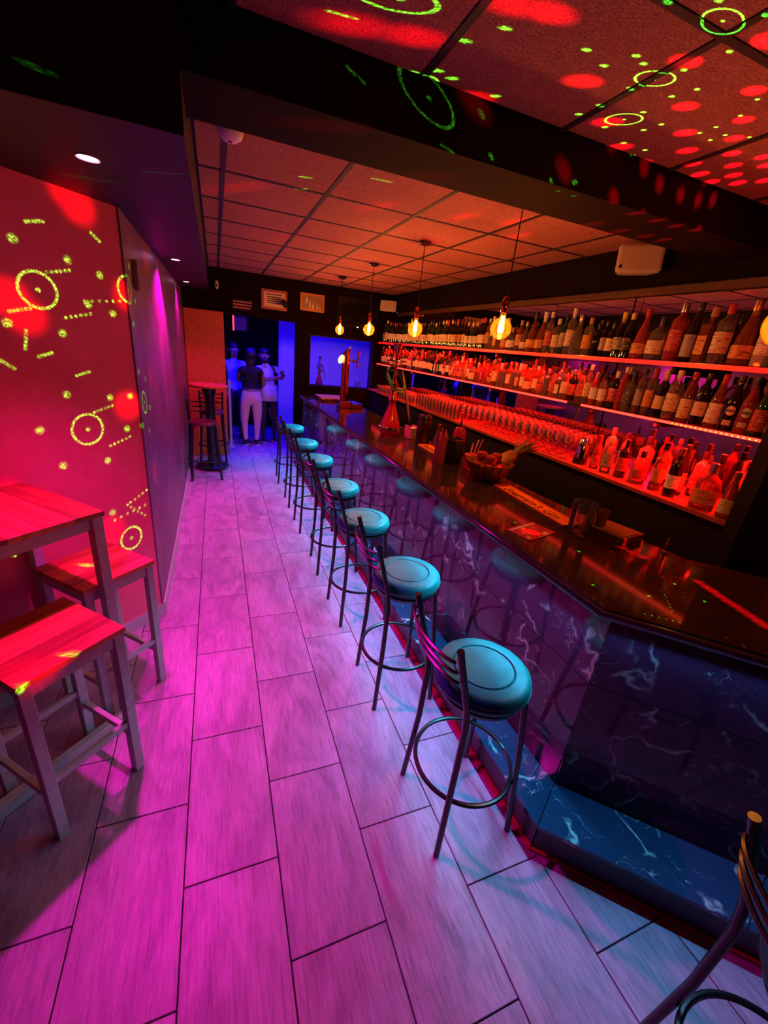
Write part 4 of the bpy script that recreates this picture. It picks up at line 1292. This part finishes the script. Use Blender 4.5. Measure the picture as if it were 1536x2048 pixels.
pn = thing('pineapple', 'pineapple leaning over the right side of the fruit bowl', 'pineapple', (1.965, 2.45, ZB + .135), 0)
pn.rotation_euler = (-.25, 1.15, 0)
M_PINE_SKIN = mat('pineapple_skin', rough=.5, build=b_wall((.20, .09, .02), (.32, .15, .03), .5))
MB().lathe([(0, -.09), (.03, -.085), (.05, -.05), (.055, 0), (.048, .06), (.025, .085), (0, .088)], 18).obj('fruit', M_PINE_SKIN, pn, True)
M_LEAF = mat('dusty_leaf', (.14, .13, .04), .5)
for k in range(16):
    a = k * 2.4
    sp_ = .015 + .075 * (k / 16)
    h_ = .26 - .10 * (k / 16)
    m = MB()
    q = [(.008, .085), (.012, .085 + h_ * .5), (.0, .085 + h_)]
    d = Vector((math.cos(a), math.sin(a), 0))
    s_ = Vector((-math.sin(a), math.cos(a), 0))
    P0 = d * .012 + Vector((0, 0, .08))
    P1 = d * (.012 + sp_ * .5) + Vector((0, 0, .08 + h_ * .55))
    P2 = d * (.012 + sp_ * 1.6) + Vector((0, 0, .08 + h_))
    vs = [m.bm.verts.new(v) for v in (P0 - s_ * .010, P0 + s_ * .010, P1 + s_ * .011 , P1 - s_ * .011, P2, P1 + d * .004, P0 + d * .004)]
    m.bm.faces.new((vs[0], vs[6], vs[5], vs[3]))
    m.bm.faces.new((vs[6], vs[1], vs[2], vs[5]))
    m.bm.faces.new((vs[3], vs[5], vs[4]))
    m.bm.faces.new((vs[5], vs[2], vs[4]))
    m.obj('leaf', M_LEAF, pn)

# pint glass, coasters, menu card, chrome knob, sink strainer
tg = thing('pint_glass', 'large empty pint glass on the inner side of the bar', 'glass', (1.735, 1.475, ZB))
MB().lathe([(0, 0), (.050, 0), (.053, .006), (.062, .175), (.060, .175), (.050, .018), (0, .014)], 28).obj('glass_wall', M_GLASS, tg, True)
tg2 = thing('amber_tumbler', 'small amber tumbler half hidden behind the pint glass', 'glass', (1.855, 1.46, ZB + .0425))
MB().lathe([(0, 0), (.028, 0), (.036, .09), (.034, .09), (.026, .01), (0, .009)], 20).obj('glass_wall', G['amber'], tg2, True)
cs = thing('coaster_stack', 'dark coaster box right of the pint glass', 'coasters', (1.93, 1.41, ZB), .2)
MB().box(-.10, -.10, 0, .09, .10, .042, .003).obj('box', M_BROWN, cs)
MB().box(-.085, -.085, .0422, .075, .085, .0445, .001).obj('top_card', mat('brown_card', (.25, .10, .03), .5), cs)
mn = thing('menu_card', 'glossy red card lying near the outer bar edge', 'card', (1.48, 1.535, ZB), .28)
MB().box(-.115, -.075, 0, .115, .075, .004, .001).obj('card', mat('red_print', rough=.18, build=b_print((.42, .03, .03), (.75, .45, .30))), mn)
MB().box(-.105, .050, .0042, .105, .060, .005).obj('printed_band', M_PAPER, mn)
kb = thing('chrome_tap', 'small chrome tap knob on the inner bar edge', 'tap', (2.03, 1.20, ZB))
MB().lathe([(0, 0), (.018, 0), (.018, .008), (.008, .014), (.007, .05), (0, .05)], 14).obj('stem', M_CHROME, kb, True)
MB().tube([(0, 0, .052), (.004, 0, .085)], [.006, .004], 8).obj('lever', M_COPPER, kb, True)
sk = thing('strainer', 'round perforated strainer glowing red on the black work counter', 'strainer', (2.19, 1.92, .9205))
MB().lathe([(0, .0), (.075, 0), (.085, .012), (.083, .014), (.072, .004), (0, .004)], 28).obj('dish', M_CHROME, sk, True)
for k in range(22):
    a, r_ = k * 2.4, .014 * math.sqrt(k)
    MB().ball((r_ * math.cos(a), r_ * math.sin(a), .006), .0075, 8).obj('boss', M_CHROME, sk, True)

# ================================================================== people in the doorway
def skin_mesh(name, V, E, rad, root, mats, pick_mat, sub=2):
    me = bpy.data.meshes.new(name)
    me.from_pydata(V, E, [])
    o = bpy.data.objects.new('tmp_skin', me)
    COL.objects.link(o)
    md = o.modifiers.new('s', 'SKIN')
    md.use_smooth_shade = True
    sv = me.skin_vertices[0].data
    for i, r in enumerate(rad):
        sv[i].radius = (r, r) if isinstance(r, (int, float)) else r
        sv[i].use_root = (i == root)
    ss = o.modifiers.new('ss', 'SUBSURF')
    ss.levels = sub
    ss.render_levels = sub
    bpy.context.view_layer.update()
    out = bpy.data.meshes.new_from_object(o.evaluated_get(bpy.context.evaluated_depsgraph_get()))
    bpy.data.objects.remove(o)
    out.materials.clear()
    for m_ in mats:
        out.materials.append(m_)
    for p in out.polygons:
        p.material_index = pick_mat(p.center)
        p.use_smooth = True
    return out


def person(label, loc, rz, J, mats, pick_mat, hair, head_c, face, extras=()):
    """J: joint dict in local metres, figure faces -y"""
    t = thing('person', label, 'person', loc, rz)
    V, E, rad, idx = [], [], [], {}

    def add(k, p, r, par=None):
        idx[k] = len(V)
        V.append(p)
        rad.append(r)
        if par is not None:
            E.append((idx[par], idx[k]))
    add('pelvis', J['pelvis'], (.135, .115))
    add('waist', J['waist'], (.118, .10), 'pelvis')
    add('chest', J['chest'], (.145, .115), 'waist')
    add('neckb', J['neckb'], .062, 'chest')
    add('neck', J['neck'], .050, 'neckb')
    add('headb', (head_c[0], head_c[1] - .01, head_c[2] - .07), .066, 'neck')
    add('headm', (head_c[0], head_c[1], head_c[2]), (.080, .088), 'headb')
    add('headt', (head_c[0], head_c[1] + .01, head_c[2] + .075), .058, 'headm')
    for s in ('l', 'r'):
        add('sh' + s, J['sh' + s], .060, 'chest')
        add('el' + s, J['el' + s], .042, 'sh' + s)
        add('wr' + s, J['wr' + s], .028, 'el' + s)
        d = (Vector(J['wr' + s]) - Vector(J['el' + s])).normalized()
        sd = d.cross(Vector((0, 1, .3))).normalized()
        pm_ = Vector(J['wr' + s]) + d * .055
        add('pa' + s, tuple(pm_), (.036, .020), 'wr' + s)
        for f_ in range(4):
            b_ = pm_ + d * .030 + sd * (.027 - .018 * f_)
            L_ = (.030, .036, .034, .026)[f_]
            add('fa%d' % f_ + s, tuple(b_), .0095, 'pa' + s)
            add('fb%d' % f_ + s, tuple(b_ + d * L_), .0085, 'fa%d' % f_ + s)
            add('fc%d' % f_ + s, tuple(b_ + d * L_ * 1.5 + Vector((0, -.018, -.006))), .0075, 'fb%d' % f_ + s)
        b_ = Vector(J['wr' + s]) + d * .03 + sd * .034
        add('ta' + s, tuple(b_), .011, 'wr' + s)
        add('tb' + s, tuple(b_ + d * .03 + sd * .014), .0095, 'ta' + s)
        add('hip' + s, J['hip' + s], J.get('hr', .098), 'pelvis')
        add('kn' + s, J['kn' + s], J.get('kr', .062), 'hip' + s)
        add('ca' + s, tuple((Vector(J['kn' + s]) * .65 + Vector(J['an' + s]) * .35)), .058, 'kn' + s)
        add('an' + s, J['an' + s], .040, 'ca' + s)
    me = skin_mesh('body', V, E, rad, 0, mats, pick_mat)
    b = mobj('body', me, t)
    hx, hy, hz = head_c
    if hair == 'long':
        MB().ball((hx, hy + .025, hz + .020), .106, 16, (.90, .92, 1.08)).ball((hx + .01, hy + .055, hz - .09), .075, 14, (1.05, .6, 1.45)).ball((hx + .02, hy + .07, hz - .20), .05, 12, (1.0, .55, 1.4)).obj('hair', M_HAIR, t, True)
    elif hair == 'short':
        MB().ball((hx, hy + .024, hz + .062), .092, 16, (.97, 1.0, .74)).ball((hx, hy + .050, hz + .01), .075, 14, (1.05, .75, 1.0)).obj('hair', M_HAIR, t, True)
    if face:
        y = hy - .098
        for s in (-1, 1):
            MB().ball((hx + s * .032, y + .012, hz + .012), .008, 8, (1.3, .8, .8)).obj('eye', M_SHIRT2, t, True)
            MB().ball((hx + s * .034, y + .010, hz + .034), .018, 8, (1.1, .5, .3)).obj('eyebrow', M_HAIR, t, True)
            MB().ball((hx + s * .090, hy + .01, hz), .026, 10, (.45, .7, 1.1)).obj('ear', M_SKIN, t, True)
        MB().ball((hx, y - .004, hz - .012), .017, 10, (.8, 1.1, 1.5)).obj('nose', M_SKIN, t, True)
        MB().ball((hx, y + .014, hz - .055), .022, 10, (1.1, .6, .35)).obj('mouth', mat('lips', (.30, .08, .07), .5), t, True)
    if face == 'beard':
        MB().ball((hx, hy - .040, hz - .078), .068, 14, (1.05, .88, .72)).obj('beard', M_HAIR, t, True)
    for s in ('l', 'r'):
        an = J['an' + s]
        d = -1
        sh_ = MB()
        sh_.ball((an[0], an[1] - .055, .055), .058, 12, (.78, 2.0, .80))
        sho = sh_.obj('shoe', mat('dark_shoe', (.02, .02, .03), .5), t, True)
        MB().lathe([(0, 0), (.052, 0), (.055, .010), (.05, .022), (0, .022)], 18, sx=.95, sy=2.35).obj('sole', M_SOLE, sho, False, (an[0], an[1] - .055, 0))
    for nm, mb_, mt_ in extras:
        mb_.obj(nm, mt_, t, True)
    return t

# woman seen from behind (turned away: rz = pi) in black top and pale trousers
JW = dict(pelvis=(0, 0, .90), waist=(.0, .0, 1.06), chest=(0, .01, 1.24), neckb=(0, .01, 1.38), neck=(0, 0, 1.43),
          shl=(.165, .01, 1.335), ell=(.20, -.12, 1.12), wrl=(.06, -.30, 1.16), shr=(-.165, .01, 1.335), elr=(-.215, -.03, 1.08), wrr=(-.17, -.22, 1.0),
          hipl=(.095, 0, .83), knl=(.125, -.01, .47), anl=(.105, .01, .09), hipr=(-.095, 0, .83), knr=(-.105, -.01, .47), anr=(-.085, .01, .09), hr=.118, kr=.075)
def pm_w(c):
    if c.z < .11: return 0
    if c.z < .985 and abs(c.x) < .21 and c.y > -.16: return 1
    if c.z > 1.42: return 0
    if abs(c.x) > .185 and c.z < 1.27 or c.y < -.14: return 0
    return 2
belt = MB().lathe([(.150, .975), (.152, .98), (.150, 1.008), (.147, 1.01)], 26, sx=1.0, sy=.86)
person('person seen from behind in black top and pale pink trousers in the doorway', (.545, 7.86, 0), PI, JW, [M_SKIN, M_PANTS, M_CLOTHBLACK], pm_w, 'long', (0.0, -.005, 1.55), False,
       [('belt', belt, mat('shiny_belt', (.6, .5, .35), .25, .6))])
# bearded man facing the camera, arms raised in front of his chest
JM = dict(pelvis=(0, .02, .90), waist=(-.01, .0, 1.06), chest=(-.03, -.02, 1.25), neckb=(-.06, -.04, 1.40), neck=(-.075, -.055, 1.45),
          shl=(-.20, -.03, 1.36), ell=(-.19, -.22, 1.17), wrl=(.05, -.34, 1.21), shr=(.145, -.02, 1.355), elr=(.235, -.16, 1.24), wrr=(.165, -.35, 1.31),
          hipl=(-.09, .02, .84), knl=(-.10, -.02, .47), anl=(-.10, .03, .09), hipr=(.09, .02, .84), knr=(.11, -.02, .47), anr=(.12, .03, .09))
def pm_m(c):
    if c.z < .84: return 2
    if c.z > 1.43: return 0
    if c.y < -.17 or (c.x > .19 and c.z < 1.33): return 0
    return 1
hem = MB().lathe([(.178, .78), (.182, .785), (.172, .95), (.160, 1.06), (.150, 1.06), (.165, .95), (.172, .79)], 24, sx=1.0, sy=.84, c=(0, .02, 0))
person('bearded person in white patterned shirt, one forearm raised across the chest', (.87, 8.16, 0), .12, JM, [M_SKIN, M_SHIRT, M_JEANS], pm_m, 'short', (-.085, -.075, 1.56), 'beard', [('shirt_hem', hem, M_SHIRT)])
# person in blue shirt half hidden at the left of the doorway
JL = dict(pelvis=(0, 0, .92), waist=(0, 0, 1.08), chest=(0, .0, 1.28), neckb=(0, -.01, 1.43), neck=(0, -.01, 1.48),
          shl=(-.185, 0, 1.40), ell=(-.235, -.02, 1.12), wrl=(-.20, -.16, .92), shr=(.185, 0, 1.40), elr=(.235, -.06, 1.16), wrr=(.13, -.26, 1.22),
          hipl=(-.09, 0, .86), knl=(-.10, -.02, .48), anl=(-.10, .02, .09), hipr=(.09, 0, .86), knr=(.10, -.02, .48), anr=(.11, .02, .09))
def pm_l(c):
    if c.z < .93 and abs(c.x) < .2 and c.y > -.13: return 2
    if c.z > 1.46: return 0
    if c.y < -.10 or (abs(c.x) > .20 and c.z < 1.2): return 0
    return 1
person('person in a light blue shirt at the left of the doorway', (.285, 8.33, 0), .25, JL, [M_SKIN, M_SHIRT2, M_JEANS], pm_l, 'short', (0.0, -.02, 1.60), 'plain')
